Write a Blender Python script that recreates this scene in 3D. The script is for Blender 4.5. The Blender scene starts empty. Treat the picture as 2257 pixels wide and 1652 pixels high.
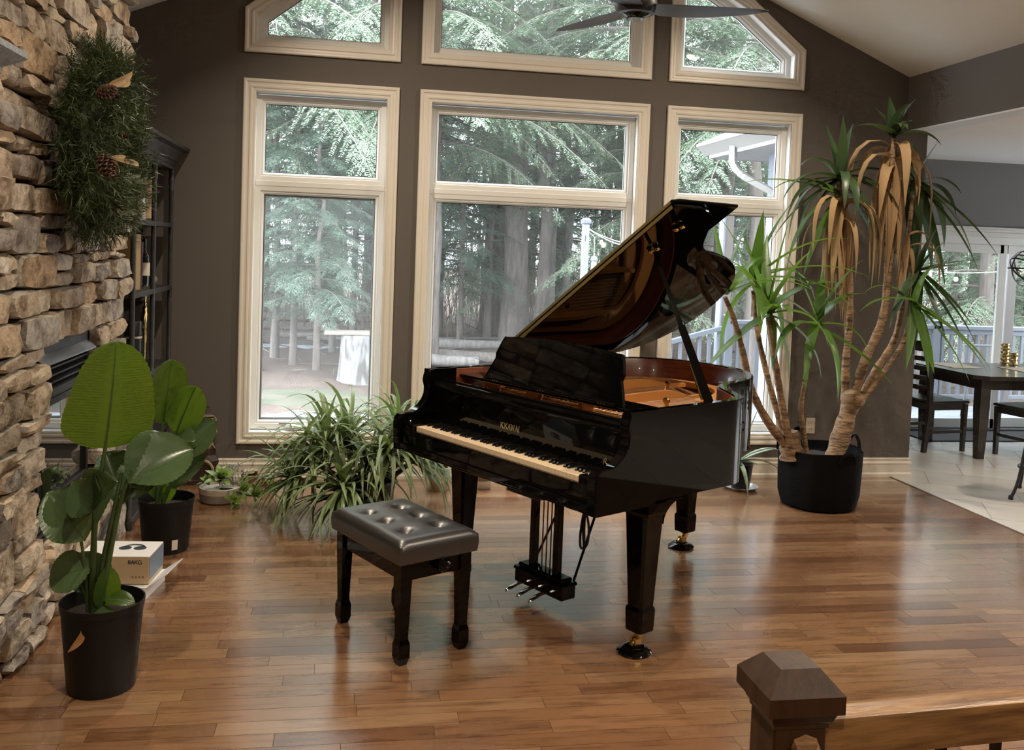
import bpy, bmesh, math, random
from mathutils import Vector, Matrix
import numpy as np
random.seed(7); R = random.Random(11)
scn = bpy.context.scene
COL = scn.collection
# ------------------------------------------------------------------ camera
FPX, CXP, CYP = 2055.95, 1128.5, 655.12
CAM = Vector((-0.558, -6.793, 1.704))
def _cam_axes(p, r, y):
    fwd = Vector((math.sin(y)*math.cos(p), math.cos(y)*math.cos(p), -math.sin(p)))
    right = Vector((math.cos(y), -math.sin(y), 0)); down = fwd.cross(right)
    return right*math.cos(r)+down*math.sin(r), -right*math.sin(r)+down*math.cos(r), fwd
AX_R, AX_D, AX_F = _cam_axes(math.radians(2.92416), math.radians(-2.12775), math.radians(9.69197))
cd = bpy.data.cameras.new('camera'); cam = bpy.data.objects.new('camera', cd); COL.objects.link(cam)
cd.sensor_fit = 'HORIZONTAL'; cd.sensor_width = 36; cd.lens = FPX/2257*36
cd.shift_y = -(826-CYP)/2257; cd.clip_start = .05; cd.clip_end = 400
m3 = Matrix((AX_R, -AX_D, -AX_F)).transposed()
cam.matrix_world = Matrix.Translation(CAM) @ m3.to_4x4()
scn.camera = cam
# ------------------------------------------------------------------ world: bright overcast winter sky
w = bpy.data.worlds.new('overcast'); scn.world = w; w.use_nodes = True
bg = w.node_tree.nodes['Background']; bg.inputs[0].default_value = (.86, .94, 1.0, 1); bg.inputs[1].default_value = 7.2
scn.view_settings.view_transform = 'Standard'; scn.view_settings.look = 'None'
scn.view_settings.gamma = 1; scn.view_settings.exposure = 0.80; scn.view_settings.use_curve_mapping = False
cy = scn.cycles
cy.max_bounces = 6; cy.diffuse_bounces = 3; cy.glossy_bounces = 4; cy.transmission_bounces = 4; cy.transparent_max_bounces = 12
cy.use_adaptive_sampling = True; cy.adaptive_threshold = .04; cy.adaptive_min_samples = 12
cy.caustics_reflective = False; cy.caustics_refractive = False; cy.sample_clamp_indirect = 4; cy.use_denoising = True

def P(px, py, x=None, y=None, z=None):
    """the point of the place seen at a pixel of the 2257x1652 photograph, on the plane x=, y= or z="""
    d = AX_R*((px-CXP)/FPX) + AX_D*((py-CYP)/FPX) + AX_F
    if x is not None: t = (x-CAM.x)/d.x
    elif y is not None: t = (y-CAM.y)/d.y
    else: t = (z-CAM.z)/d.z
    return CAM + d*t
# ------------------------------------------------------------------ materials
MATS = {}
def mat(name, base, rough=.5, metal=0., coat=0., spec=.5, var=None, rnd=None, bump=None, trans=0., emit=None, sheen=0., alpha=None):
    """var=(colour2, scale, (sx,sy,sz), lo, hi); rnd=[colours] picked per object; bump=(scale, strength, (sx,sy,sz))"""
    if name in MATS: return MATS[name]
    m = bpy.data.materials.new(name); m.use_nodes = True; nt = m.node_tree; N = nt.nodes; L = nt.links
    b = N['Principled BSDF']
    b.inputs['Base Color'].default_value = (*base, 1); b.inputs['Roughness'].default_value = rough
    b.inputs['Metallic'].default_value = metal; b.inputs['Coat Weight'].default_value = coat; b.inputs['Coat Roughness'].default_value = .04
    b.inputs['Specular IOR Level'].default_value = spec
    if sheen: b.inputs['Sheen Weight'].default_value = sheen
    if trans: b.inputs['Transmission Weight'].default_value = trans
    if emit: b.inputs['Emission Color'].default_value = (*emit[0], 1); b.inputs['Emission Strength'].default_value = emit[1]
    tc = None
    def coords(s):
        nonlocal tc
        if tc is None: tc = N.new('ShaderNodeTexCoord')
        mp = N.new('ShaderNodeMapping'); mp.inputs['Scale'].default_value = s; L.new(tc.outputs['Object'], mp.inputs['Vector']); return mp.outputs[0]
    col = None
    if rnd:
        oi = N.new('ShaderNodeObjectInfo'); gi = N.new('ShaderNodeNewGeometry')
        ad = N.new('ShaderNodeMath'); ad.operation = 'ADD'; L.new(oi.outputs['Random'], ad.inputs[0]); L.new(gi.outputs['Random Per Island'], ad.inputs[1])
        fr = N.new('ShaderNodeMath'); fr.operation = 'FRACT'; L.new(ad.outputs[0], fr.inputs[0])
        cr = N.new('ShaderNodeValToRGB'); L.new(fr.outputs[0], cr.inputs[0]); e = cr.color_ramp.elements
        while len(e) < len(rnd): e.new(.5)
        for i, c in enumerate(rnd): e[i].position = i/(len(rnd)-1); e[i].color = (*c, 1)
        col = cr.outputs[0]
    if var:
        c2, sc, st, lo, hi = var
        nz = N.new('ShaderNodeTexNoise'); nz.inputs['Scale'].default_value = sc; nz.inputs['Detail'].default_value = 5; nz.inputs['Roughness'].default_value = .6
        if rnd:
            mv = N.new('ShaderNodeVectorMath'); mv.operation = 'ADD'; cm = N.new('ShaderNodeCombineXYZ')
            mu = N.new('ShaderNodeMath'); mu.operation = 'MULTIPLY'; mu.inputs[1].default_value = 37.; L.new(fr.outputs[0], mu.inputs[0])
            for i in range(3): L.new(mu.outputs[0], cm.inputs[i])
            L.new(coords(st), mv.inputs[0]); L.new(cm.outputs[0], mv.inputs[1]); L.new(mv.outputs[0], nz.inputs['Vector'])
        else: L.new(coords(st), nz.inputs['Vector'])
        rp = N.new('ShaderNodeMapRange'); rp.inputs['From Min'].default_value = lo; rp.inputs['From Max'].default_value = hi; L.new(nz.outputs['Fac'], rp.inputs['Value'])
        mx = N.new('ShaderNodeMix'); mx.data_type = 'RGBA'; L.new(rp.outputs[0], mx.inputs['Factor'])
        if rnd:
            mx.blend_type = 'MULTIPLY'; L.new(col, mx.inputs['A'])
        else: mx.inputs['A'].default_value = (*base, 1)
        mx.inputs['B'].default_value = (*c2, 1); col = mx.outputs['Result']
    if col is not None: L.new(col, b.inputs['Base Color'])
    if bump:
        nz2 = N.new('ShaderNodeTexNoise'); nz2.inputs['Scale'].default_value = bump[0]; nz2.inputs['Detail'].default_value = 6; L.new(coords(bump[2] if len(bump) > 2 else (1, 1, 1)), nz2.inputs['Vector'])
        bp = N.new('ShaderNodeBump'); bp.inputs['Strength'].default_value = bump[1]; bp.inputs['Distance'].default_value = .01; L.new(nz2.outputs['Fac'], bp.inputs['Height']); L.new(bp.outputs[0], b.inputs['Normal'])
    MATS[name] = m; return m
def glass_mat(name, tint=(1, 1, 1), refl=1.45, haze=0.):
    if name in MATS: return MATS[name]
    m = bpy.data.materials.new(name); m.use_nodes = True; nt = m.node_tree; N = nt.nodes; L = nt.links; N.clear()
    o = N.new('ShaderNodeOutputMaterial'); mx = N.new('ShaderNodeMixShader'); t = N.new('ShaderNodeBsdfTransparent'); g = N.new('ShaderNodeBsdfGlossy'); fr = N.new('ShaderNodeFresnel')
    t.inputs[0].default_value = (*tint, 1); g.inputs['Roughness'].default_value = .0; fr.inputs['IOR'].default_value = refl
    ts = t.outputs[0]
    if haze:  # translucent veil mixed in to imitate a hazy view
        tl = N.new('ShaderNodeBsdfTranslucent'); tl.inputs[0].default_value = (.93, .93, .92, 1); dm = N.new('ShaderNodeMixShader'); dm.inputs[0].default_value = haze; L.new(t.outputs[0], dm.inputs[1]); L.new(tl.outputs[0], dm.inputs[2]); ts = dm.outputs[0]
    L.new(fr.outputs[0], mx.inputs[0]); L.new(ts, mx.inputs[1]); L.new(g.outputs[0], mx.inputs[2]); L.new(mx.outputs[0], o.inputs[0])
    MATS[name] = m; return m
def leaf_mat(name, c1, c2, rough=.4, tr=.35, trcol=None, scale=6., rnd=True, stripe=False):
    """leaf: principled + translucent so that back light shines through"""
    if name in MATS: return MATS[name]
    m = bpy.data.materials.new(name); m.use_nodes = True; nt = m.node_tree; N = nt.nodes; L = nt.links
    b = N['Principled BSDF']; b.inputs['Roughness'].default_value = rough; o = N['Material Output']
    oi = N.new('ShaderNodeObjectInfo'); gi = N.new('ShaderNodeNewGeometry'); tc = N.new('ShaderNodeTexCoord'); nz = N.new('ShaderNodeTexNoise'); nz.inputs['Scale'].default_value = scale
    L.new(tc.outputs['Object'], nz.inputs['Vector'])
    a = N.new('ShaderNodeMath'); a.operation = 'MULTIPLY_ADD'; a.inputs[1].default_value = .6; a.inputs[2].default_value = -.3
    L.new(gi.outputs['Random Per Island'], a.inputs[0]); a2 = N.new('ShaderNodeMath'); a2.operation = 'ADD'; L.new(a.outputs[0], a2.inputs[0]); L.new(nz.outputs['Fac'], a2.inputs[1]); a2.use_clamp = True
    mx = N.new('ShaderNodeMix'); mx.data_type = 'RGBA'; mx.inputs['A'].default_value = (*c1, 1); mx.inputs['B'].default_value = (*c2, 1); L.new(a2.outputs[0], mx.inputs['Factor'])
    L.new(mx.outputs['Result'], b.inputs['Base Color'])
    t = N.new('ShaderNodeBsdfTranslucent'); ms = N.new('ShaderNodeMixShader'); ms.inputs[0].default_value = tr
    if trcol: t.inputs[0].default_value = (*trcol, 1)
    else: L.new(mx.outputs['Result'], t.inputs[0])
    L.new(b.outputs[0], ms.inputs[1]); L.new(t.outputs[0], ms.inputs[2]); L.new(ms.outputs[0], o.inputs[0])
    MATS[name] = m; return m
# ------------------------------------------------------------------ mesh building
def V3(a): return Vector((a[0], a[1], a[2]))
class MB:
    def __init__(s): s.v = []; s.f = []
    def add(s, vs, fs):
        o = len(s.v); s.v.extend([tuple(v) for v in vs]); s.f.extend([tuple(i+o for i in f) for f in fs]); return s
    def box(s, x0, x1, y0, y1, z0, z1, b=0., M=None):
        """axis box with chamfered edges b"""
        cx, cy_, cz = (x0+x1)/2, (y0+y1)/2, (z0+z1)/2; hx, hy, hz = abs(x1-x0)/2, abs(y1-y0)/2, abs(z1-z0)/2
        b = min(b, hx*.9, hy*.9, hz*.9)
        if b <= 0:
            vs = [Vector((cx+i*hx, cy_+j*hy, cz+k*hz)) for i in (-1, 1) for j in (-1, 1) for k in (-1, 1)]
            fs = [(0, 1, 3, 2), (4, 6, 7, 5), (0, 4, 5, 1), (2, 3, 7, 6), (0, 2, 6, 4), (1, 5, 7, 3)]
        else:
            vs = []; idx = {}
            for i in (-1, 1):
                for j in (-1, 1):
                    for k in (-1, 1):
                        for a in range(3):
                            idx[(i, j, k, a)] = len(vs)
                            h = [hx-b, hy-b, hz-b]; h[a] += b
                            vs.append(Vector((cx+i*h[0], cy_+j*h[1], cz+k*h[2])))
            fs = []
            for a in range(3):
                u, w_ = [q for q in range(3) if q != a]
                for sg in (-1, 1):
                    def key(p, q):
                        t = [0, 0, 0]; t[a] = sg; t[u] = p; t[w_] = q; return idx[(t[0], t[1], t[2], a)]
                    fs.append((key(-1, -1), key(1, -1), key(1, 1), key(-1, 1)))
            for a in range(3):                      # edge chamfers: edges along axis a
                u, w_ = [q for q in range(3) if q != a]
                for p in (-1, 1):
                    for q in (-1, 1):
                        def k2(sa, ax):
                            t = [0, 0, 0]; t[a] = sa; t[u] = p; t[w_] = q; return idx[(t[0], t[1], t[2], ax)]
                        fs.append((k2(-1, u), k2(1, u), k2(1, w_), k2(-1, w_)))
            for i in (-1, 1):
                for j in (-1, 1):
                    for k in (-1, 1): fs.append((idx[(i, j, k, 0)], idx[(i, j, k, 1)], idx[(i, j, k, 2)]))
        if M is not None: vs = [M @ v for v in vs]
        return s.add(vs, fs)
    def tube(s, pts, rad, n=8, cap=True, up=None, flat=1.):
        pts = [V3(p) for p in pts]; k = len(pts)
        if not hasattr(rad, '__len__'): rad = [rad]*k
        vs = []; fs = []; prev = None
        for i, p in enumerate(pts):
            t = (pts[min(i+1, k-1)]-pts[max(i-1, 0)]).normalized()
            if prev is None:
                u = up and V3(up) or (Vector((0, 0, 1)) if abs(t.z) < .9 else Vector((1, 0, 0)))
            else: u = prev
            a = (u - t*u.dot(t)); a = a.normalized() if a.length > 1e-6 else t.orthogonal().normalized(); b_ = t.cross(a); prev = a
            for j in range(n):
                an = 2*math.pi*j/n; vs.append(p + a*(math.cos(an)*rad[i]) + b_*(math.sin(an)*rad[i]*flat))
        for i in range(k-1):
            for j in range(n): fs.append((i*n+j, i*n+(j+1) % n, (i+1)*n+(j+1) % n, (i+1)*n+j))
        if cap: fs.append(tuple(range(n-1, -1, -1))); fs.append(tuple((k-1)*n+j for j in range(n)))
        return s.add(vs, fs)
    def lathe(s, prof, n=24, c=(0, 0, 0), M=None, cap=True):
        vs = []; fs = []; c = V3(c); k = len(prof)
        for r, z in prof:
            for j in range(n):
                a = 2*math.pi*j/n; v = Vector((r*math.cos(a), r*math.sin(a), z)); vs.append((M @ v if M is not None else v)+c)
        for i in range(k-1):
            for j in range(n): fs.append((i*n+j, i*n+(j+1) % n, (i+1)*n+(j+1) % n, (i+1)*n+j))
        if cap:
            if prof[0][0] > 1e-5: fs.append(tuple(range(n-1, -1, -1)))
            if prof[-1][0] > 1e-5: fs.append(tuple((k-1)*n+j for j in range(n)))
        return s.add(vs, fs)
    def prism(s, poly, z0, z1, f=None, M=None):
        """extrude a 2D polygon (x,y) from z0 to z1; f maps (x,y,z) to a point"""
        n = len(poly); g = f or (lambda x, y, z: Vector((x, y, z)))
        vs = [g(x, y, z0) for x, y in poly]+[g(x, y, z1) for x, y in poly]
        if M is not None: vs = [M @ V3(v) for v in vs]
        fs = [tuple(range(n-1, -1, -1)), tuple(range(n, 2*n))]+[(i, (i+1) % n, n+(i+1) % n, n+i) for i in range(n)]
        return s.add(vs, fs)
    def loft(s, rings, closed=True, cap=False):
        n = len(rings[0]); vs = [V3(p) for r in rings for p in r]; fs = []
        for i in range(len(rings)-1):
            for j in range(n if closed else n-1): fs.append((i*n+j, i*n+(j+1) % n, (i+1)*n+(j+1) % n, (i+1)*n+j))
        if cap: fs.append(tuple(range(n-1, -1, -1))); fs.append(tuple((len(rings)-1)*n+j for j in range(n)))
        return s.add(vs, fs)
    def sphere(s, c, r, n=12, m=8, sc=(1, 1, 1)):
        return s.lathe([(max(r*math.sin(math.pi*i/m), 1e-4), -r*math.cos(math.pi*i/m)) for i in range(m+1)], n, c, Matrix.Diagonal((sc[0], sc[1], sc[2])))
def link(name, me, mt, parent=None):
    o = bpy.data.objects.new(name, me); COL.objects.link(o)
    if mt is not None and not me.materials: me.materials.append(mt)
    if parent is not None: o.parent = parent
    return o
def mesh(mb, smooth=False, angle=None, name='m', fix=True):
    me = bpy.data.meshes.new(name); me.from_pydata(mb.v, [], mb.f); me.update()
    if fix:
        bm = bmesh.new(); bm.from_mesh(me); bmesh.ops.recalc_face_normals(bm, faces=bm.faces); bm.to_mesh(me); bm.free()
    if smooth:
        me.polygons.foreach_set('use_smooth', [True]*len(me.polygons))
        if angle is not None:
            me.set_sharp_from_angle(angle=math.radians(angle))
    return me
def obj(name, mb, mt, parent=None, smooth=False, angle=35, loc=None, rot=None, fix=True):
    o = link(name, mesh(mb, smooth, angle if smooth else None, name, fix), mt, parent)
    if loc is not None: o.location = loc
    if rot is not None: o.rotation_euler = rot
    return o
def empty(name, loc=(0, 0, 0), rz=0., parent=None):
    o = bpy.data.objects.new(name, None); COL.objects.link(o); o.location = loc; o.rotation_euler = (0, 0, rz); o.empty_display_size = .1
    if parent is not None: o.parent = parent
    return o
def tag(o, label=None, cat=None, group=None, kind=None):
    if label: o['label'] = label
    if cat: o['category'] = cat
    if group: o['group'] = group
    if kind: o['kind'] = kind
    return o
def thing(name, label, cat, loc=(0, 0, 0), rz=0., group=None): return tag(empty(name, loc, rz), label, cat, group)
def struct(name, mb, mt, parent=None, smooth=False, angle=35):
    o = obj(name, mb, mt, parent, smooth, angle)
    if parent is None: o['kind'] = 'structure'
    return o
def copy_tree(o, parent=None):
    c = o.copy(); COL.objects.link(c)
    if parent is not None: c.parent = parent
    for ch in list(o.children): copy_tree(ch, c)
    return c
def bez(p0, p1, p2, p3, n):
    p0, p1, p2, p3 = V3(p0), V3(p1), V3(p2), V3(p3); out = []
    for i in range(n+1):
        t = i/n; out.append(p0*(1-t)**3+p1*(3*t*(1-t)**2)+p2*(3*t*t*(1-t))+p3*t**3)
    return out
def smooth_path(pts, n=4):
    pts = [V3(p) for p in pts]; out = []
    for i in range(len(pts)-1):
        a, b, c, d = pts[max(i-1, 0)], pts[i], pts[i+1], pts[min(i+2, len(pts)-1)]
        for k in range(n):
            t = k/n; out.append(.5*((2*b)+(c-a)*t+(2*a-5*b+4*c-d)*t*t+(3*b-a-3*c+d)*t**3))
    out.append(pts[-1]); return out
def offset_poly(poly, d):
    """offset a closed 2D polygon outward (counter-clockwise polygon) by d with mitres"""
    n = len(poly); out = []
    for i in range(n):
        p0, p1, p2 = Vector(poly[i-1]), Vector(poly[i]), Vector(poly[(i+1) % n])
        e1 = (p1-p0).normalized(); e2 = (p2-p1).normalized()
        n1 = Vector((e1.y, -e1.x)); n2 = Vector((e2.y, -e2.x)); b = n1+n2; b = b/max(1e-6, b.length_squared)*2
        out.append(p1+b*d)
    return out
# ------------------------------------------------------------------ palette
m_wall = mat('wall_paint', (.127, .110, .097), .75, bump=(240, .08))
m_wall2 = mat('dining_paint', (.17, .158, .15), .75)
m_ceil = mat('ceiling_paint', (.82, .79, .73), .9, bump=(160, .35))
m_ceil2 = mat('dining_ceiling_paint', (.87, .86, .85), .9)
m_trim = mat('cream_trim', (.79, .735, .655), .35, bump=(30, .02))
m_white = mat('white_vinyl', (.83, .83, .80), .35)
m_glass = glass_mat('clear_glass', haze=.019)  # pale veil in the panes imitates haze over the woods
m_seal = mat('black_seal', (.01, .01, .01), .5)
m_mortar = mat('dark_mortar', (.05, .042, .036), .95)
# ------------------------------------------------------------------ gable wall with six window openings
RX, RZ, SL = .738, 4.41, .418                       # ridge x, ridge height, roof slope
def roofz(x): return RZ-SL*abs(x-RX)
WL, WM, WR = (-1.262, -.354), (-.035, 1.511), (1.820, 2.733)
ZB, ZT, ZU = .343, 2.743, 3.094
SLP = .78
upL = [(WL[0], ZU), (WL[1], ZU), (WL[1], 3.86), (-.86, 3.585), (WL[0], 3.272)]
upR = [(2*RX-x, z) for x, z in upL][::-1]
upR = [(WR[1], ZU), (WR[1], 3.272), (2.336, 3.585), (WR[0], 3.86), (WR[0], ZU)]
upM = [(WM[0], ZU), (WM[1], ZU), (WM[1], 3.98), (WM[0], 3.98)]
def ccw(p):
    a = sum(p[i-1][0]*p[i][1]-p[i][0]*p[i-1][1] for i in range(len(p)))
    return p if a > 0 else p[::-1]
rect = lambda a, b, c, d: [(a, c), (b, c), (b, d), (a, d)]
OPEN = [rect(*WL, ZB, ZT), rect(*WM, ZB, ZT), rect(*WR, ZB, ZT), upL, upM, upR]
OPEN = [ccw(p) for p in OPEN]
def span(poly, x):
    zs = []
    for i in range(len(poly)):
        (xa, za), (xb, zb) = poly[i-1], poly[i]
        if abs(xa-xb) < 1e-9: continue
        t = (x-xa)/(xb-xa)
        if -1e-6 <= t <= 1+1e-6: zs.append(za+(zb-za)*t)
    return (min(zs), max(zs)) if zs else None
XL, XR = -2.45, 3.890
def wall_cols(mb, y):
    xs = sorted({XL, XR, RX, 3.704}|{x for p in OPEN for x, z in p})
    for a, b in zip(xs[:-1], xs[1:]):
        e = 1e-5; sa = [0.]; sb = [0.]
        ops = []
        for p in OPEN:
            if min(q[0] for q in p) <= a+e and max(q[0] for q in p) >= b-e: ops.append((span(p, a+e), span(p, b-e)))
        ops.sort(key=lambda o: o[0][0])
        for oa, ob in ops: sa += [oa[0], oa[1]]; sb += [ob[0], ob[1]]
        sa.append(roofz(a)+.05); sb.append(roofz(b)+.05)
        for i in range(0, len(sa), 2): mb.add([(a, y, sa[i]), (b, y, sb[i]), (b, y, sb[i+1]), (a, y, sa[i+1])], [(0, 1, 2, 3)])
mb = MB(); wall_cols(mb, 0); wall_cols(mb, .16)
mb.add([(XR, 0, 0), (XR, .16, 0), (XR, .16, 3.2), (XR, 0, 3.2)], [(0, 1, 2, 3)])
struct('wall_back', mb, m_wall)
mb = MB(); mb.box(XL-.1, -2.25, -9.5, .16, -.1, 3.6); struct('wall_left', mb, m_wall)
mb = MB(); mb.box(-2.45, 9.6, -9.6, -9.5, -.1, 4.6); struct('wall_rear', mb, m_wall)
# ceiling: two slopes and the flat dining ceiling
mb = MB(); mb.add([(XL, -9.6, roofz(XL)), (XL, .16, roofz(XL)), (RX, .16, RZ), (RX, -9.6, RZ)], [(0, 1, 2, 3)]); struct('ceiling_left', mb, m_ceil)
mb = MB(); mb.add([(RX, -9.6, RZ), (RX, .16, RZ), (3.704, .16, roofz(3.704)), (3.704, -9.6, roofz(3.704))], [(0, 1, 2, 3)]); struct('ceiling_right', mb, m_ceil)
HB = 2.755                                            # underside of the header over the dining opening
mb = MB(); mb.box(3.704, 3.890, -9.5, 0, HB, 3.3); struct('wall_header', mb, m_wall)
mb = MB(); mb.box(3.706, 3.888, -9.5, .0, HB-.012, HB-.0005); struct('trim_header_soffit', mb, mat('soffit_paint', (.78, .80, .84), .7))
DY = 1.86                                             # dining back wall
ZC = 2.775
mb = MB(); mb.box(3.890, 9.6, -9.5, DY+.1, ZC, ZC+.1); struct('ceiling_dining', mb, m_ceil2)
mb = MB(); mb.box(3.77, 3.889, .17, DY+.12, -.2, ZC); struct('wall_dining_left', mb, m_wall2)
DX0, DX1, DZ = 5.02, 8.2, 2.02                          # sliding door opening
mb = MB(); mb.box(3.8, DX0, DY, DY+.12, -.2, ZC); mb.box(DX1, 9.6, DY, DY+.12, -.2, ZC); mb.box(DX0, DX1, DY, DY+.12, DZ, ZC); struct('wall_dining_back', mb, m_wall2)
mb = MB(); mb.box(9.5, 9.6, -9.5, -1.0, -.2, 4.5); mb.box(9.5, 9.6, 1.2, DY+.1, -.2, 4.5); mb.box(9.5, 9.6, -1.0, 1.2, -.2, .6); mb.box(9.5, 9.6, -1.0, 1.2, 2.4, 4.5); struct('wall_right', mb, m_wall2)
w_added = empty('window_7'); w_added['kind'] = 'structure'  # unseen window, added to bring more daylight into the dining side
for q in ((9.49, 9.6, -1.0, -.92, .6, 2.4), (9.49, 9.6, 1.12, 1.2, .6, 2.4), (9.49, 9.6, -.92, 1.12, .6, .68), (9.49, 9.6, -.92, 1.12, 2.32, 2.4), (9.49, 9.6, .06, .14, .68, 2.32)): mb = MB(); mb.box(*q, .004); obj('frame', mb, m_white, w_added)
mb = MB(); mb.add([(9.55, -.92, .68), (9.55, 1.12, .68), (9.55, 1.12, 2.32), (9.55, -.92, 2.32)], [(0, 1, 2, 3)]); obj('pane', mb, m_glass, w_added)
# baseboards: moulded profile swept along the wall
BPROF = [(0, 0), (.022, 0), (.022, .022), (.018, .030), (.014, .034), (.014, .098), (.017, .104), (.017, .116), (.011, .122), (.011, .134), (.015, .141), (.012, .150), (0, .153)]
def baseboard(name, pts, side=-1):
    """pts: floor polyline; the profile stands out to the right-hand side of travel"""
    mb = MB(); rings = []
    pts = [Vector((p[0], p[1])) for p in pts]
    for i, p in enumerate(pts):
        d1 = (p-pts[i-1]).normalized() if i > 0 else None; d2 = (pts[i+1]-p).normalized() if i < len(pts)-1 else None
        d1 = d1 or d2; d2 = d2 or d1
        n1 = Vector((d1.y, -d1.x)); n2 = Vector((d2.y, -d2.x)); b = (n1+n2); b = b*2/b.length_squared
        rings.append([(p.x+b.x*o, p.y+b.y*o, z) for o, z in BPROF])
    mb.loft(rings, True, True); return struct(name, mb, m_trim)
baseboard('baseboard_back', [(-2.25, 0), (3.89, 0), (3.89, .16)])
baseboard('baseboard_dining', [(3.889, DY), (DX0-.1, DY)])
# ------------------------------------------------------------------ windows
CAS = [(0, 0), (0, .010), (.006, .013), (.020, .013), (.024, .020), (.036, .022), (.044, .016), (.058, .017), (.066, .024), (.078, .025), (.085, .020), (.085, 0)]
def ring_xz(poly, d, y): return [(q.x, y, q.y) for q in offset_poly(poly, d)]
def frame_part(name, poly, prof, mt, parent):
    """closed moulding round a window polygon: prof = (offset outward, y)"""
    mb = MB(); n = len(poly); rings = [ring_xz(poly, d, y) for d, y in prof]; rings.append(rings[0])
    mb.loft(rings, True); return obj(name, mb, mt, parent)
def pane_part(poly, y, parent):
    q = offset_poly(poly, .012); mb = MB(); n = len(q)
    mb.add([(p.x, y, p.y) for p in q], [tuple(range(n))]); return obj('pane', mb, m_glass, parent)
def window(name, opening, panes, transom=None):
    e = empty(name); e['kind'] = 'structure'
    frame_part('casing', opening, [(d, -h) for d, h in CAS], m_trim, e)
    frame_part('jamb', opening, [(0, -.008), (.012, -.008), (.012, .15), (0, .15)], m_white, e)
    for k, pn in enumerate(panes):
        # sash ring from the pane edge to the jamb, stepped
        s = frame_part('sash', pn, [(-.002, .092), (.010, .080), (.020, .080), (.024, .070), (.058, .066), (.058, .13), (-.002, .13)], m_white, e)
        frame_part('gasket', pn, [(-.006, .100), (.004, .100), (.004, .106), (-.006, .106)], m_seal, s)
        pane_part(pn, .103, s)
    if transom:
        mb = MB(); mb.box(transom[0], transom[1], .062, .13, transom[2], transom[3], .004); obj('transom', mb, m_white, e)
    return e
GZ = (.412, 2.036, 2.186, 2.674)
def lower(name, op, g0, g1):
    return window(name, op, [ccw(rect(g0, g1, GZ[0], GZ[1])), ccw(rect(g0, g1, GZ[2], GZ[3]))], (op[0][0], op[1][0], GZ[1]+.055, GZ[2]-.055))
w1 = lower('window_1', OPEN[0], -1.204, -.414)
w2 = lower('window_2', OPEN[1], .025, 1.450)
w3 = lower('window_3', OPEN[2], 1.880, 2.674)
for i, p in enumerate(OPEN[3:]):
    window('window_%d' % (i+4), p, [ccw([(q.x, q.y) for q in offset_poly(p, -.058)])])
frame_part('screen_frame', ccw(rect(-1.20, -.418, .418, 2.03)), [(-.010, .118), (.004, .118), (.004, .126), (-.010, .126)], m_white, w1)
mb = MB(); mb.add([(-1.205, .122, .41), (-.413, .122, .41), (-.413, .122, 2.035), (-1.205, .122, 2.035)], [(0, 1, 2, 3)]); obj('insect_screen', mb, glass_mat('fine_screen', (.97, .97, .97), 1.01, .032), w1)
for wn, cx in ((w1, -.94), (w2, .74), (w3, 2.28)):       # casement cranks on the bottom sash rail
    mb = MB(); mb.box(cx-.075, cx+.075, .020, .068, .350, .385, .01); c = obj('crank_housing', mb, m_white, wn)
    mb = MB(); mb.tube([(cx-.03, .03, .375), (cx-.035, .012, .392), (cx-.02, .006, .372), (cx-.012, .004, .352)], .006, 6); obj('crank_handle', mb, mat('crank_chrome', (.75, .75, .73), .2, 1.), c)
mb = MB(); mb.box(-1.06, -1.0, .062, .066, .388, .394); obj('sash_label', mb, mat('label_grey', (.2, .2, .2), .5), w1)
# ------------------------------------------------------------------ floor of individual planks
m_sub = mat('subfloor', (.05, .028, .016), .9)
WOODC = [(.255, .135, .066), (.195, .094, .044), (.29, .163, .084), (.215, .110, .054), (.14, .063, .030), (.27, .142, .070), (.23, .118, .058), (.315, .186, .100), (.17, .079, .038), (.25, .130, .063)]
m_plank = mat('stained_maple_plank', (.3, .14, .06), .26, coat=.9, rnd=WOODC, var=((.42, .34, .30), 3.2, (1.3, 9, 9), .48, .80), bump=(5, .006, (2, 30, 30)))
m_plank.node_tree.nodes['Principled BSDF'].inputs['Coat Roughness'].default_value = .17; m_plank.node_tree.nodes['Principled BSDF'].inputs['Coat IOR'].default_value = 1.65
FX0, FX1 = -2.25, 3.735
mb = MB(); mb.add([(FX0, -9.5, -.002), (FX1, -9.5, -.002), (FX1, .1, -.002), (FX0, .1, -.002)], [(0, 1, 2, 3)])
floor = struct('floor', mb, m_sub)
PW = .0889
def pk(x0, x1, y0, y1):
    mb = MB(); g = .0009; mb.box(x0+g, x1-g, y0+g, y1-g, -.012, 0); return mb
planks = []
rp = random.Random(5)
row = 0; y1 = 0.
while y1 > -9.4:
    y0 = y1-PW; x = FX0-rp.uniform(0, .8)
    while x < FX1:
        ln = rp.choice([.32, .42, .55, .7, .85, 1.0, 1.15]); a, b = max(x, FX0), min(x+ln, FX1)
        if b-a > .02: planks.append((a, b, y0, y1))
        x += ln
    y1 = y0
def seen(p):
    """size in the picture, zero if outside the frame or behind the stone"""
    q = Vector(((p[0]+p[1])/2, (p[2]+p[3])/2, 0))-CAM; dz = q.dot(AX_F)
    if dz < .5: return 0
    u, v_ = CXP+FPX*q.dot(AX_R)/dz, CYP+FPX*q.dot(AX_D)/dz
    if u < -150 or u > 2380 or v_ > 1720 or q.x+CAM.x < -1.85: return 0
    return (p[1]-p[0])/dz**3
planks.sort(key=seen, reverse=True)
unit = {}
for p in planks[:300]:
    L_ = round(p[1]-p[0], 3)
    if L_ not in unit: unit[L_] = mesh(pk(-L_/2, L_/2, -PW/2, PW/2), name='plank')
    o = link('plank', unit[L_], m_plank, floor); o.location = ((p[0]+p[1])/2, (p[2]+p[3])/2, 0)
mb = MB()
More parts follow.
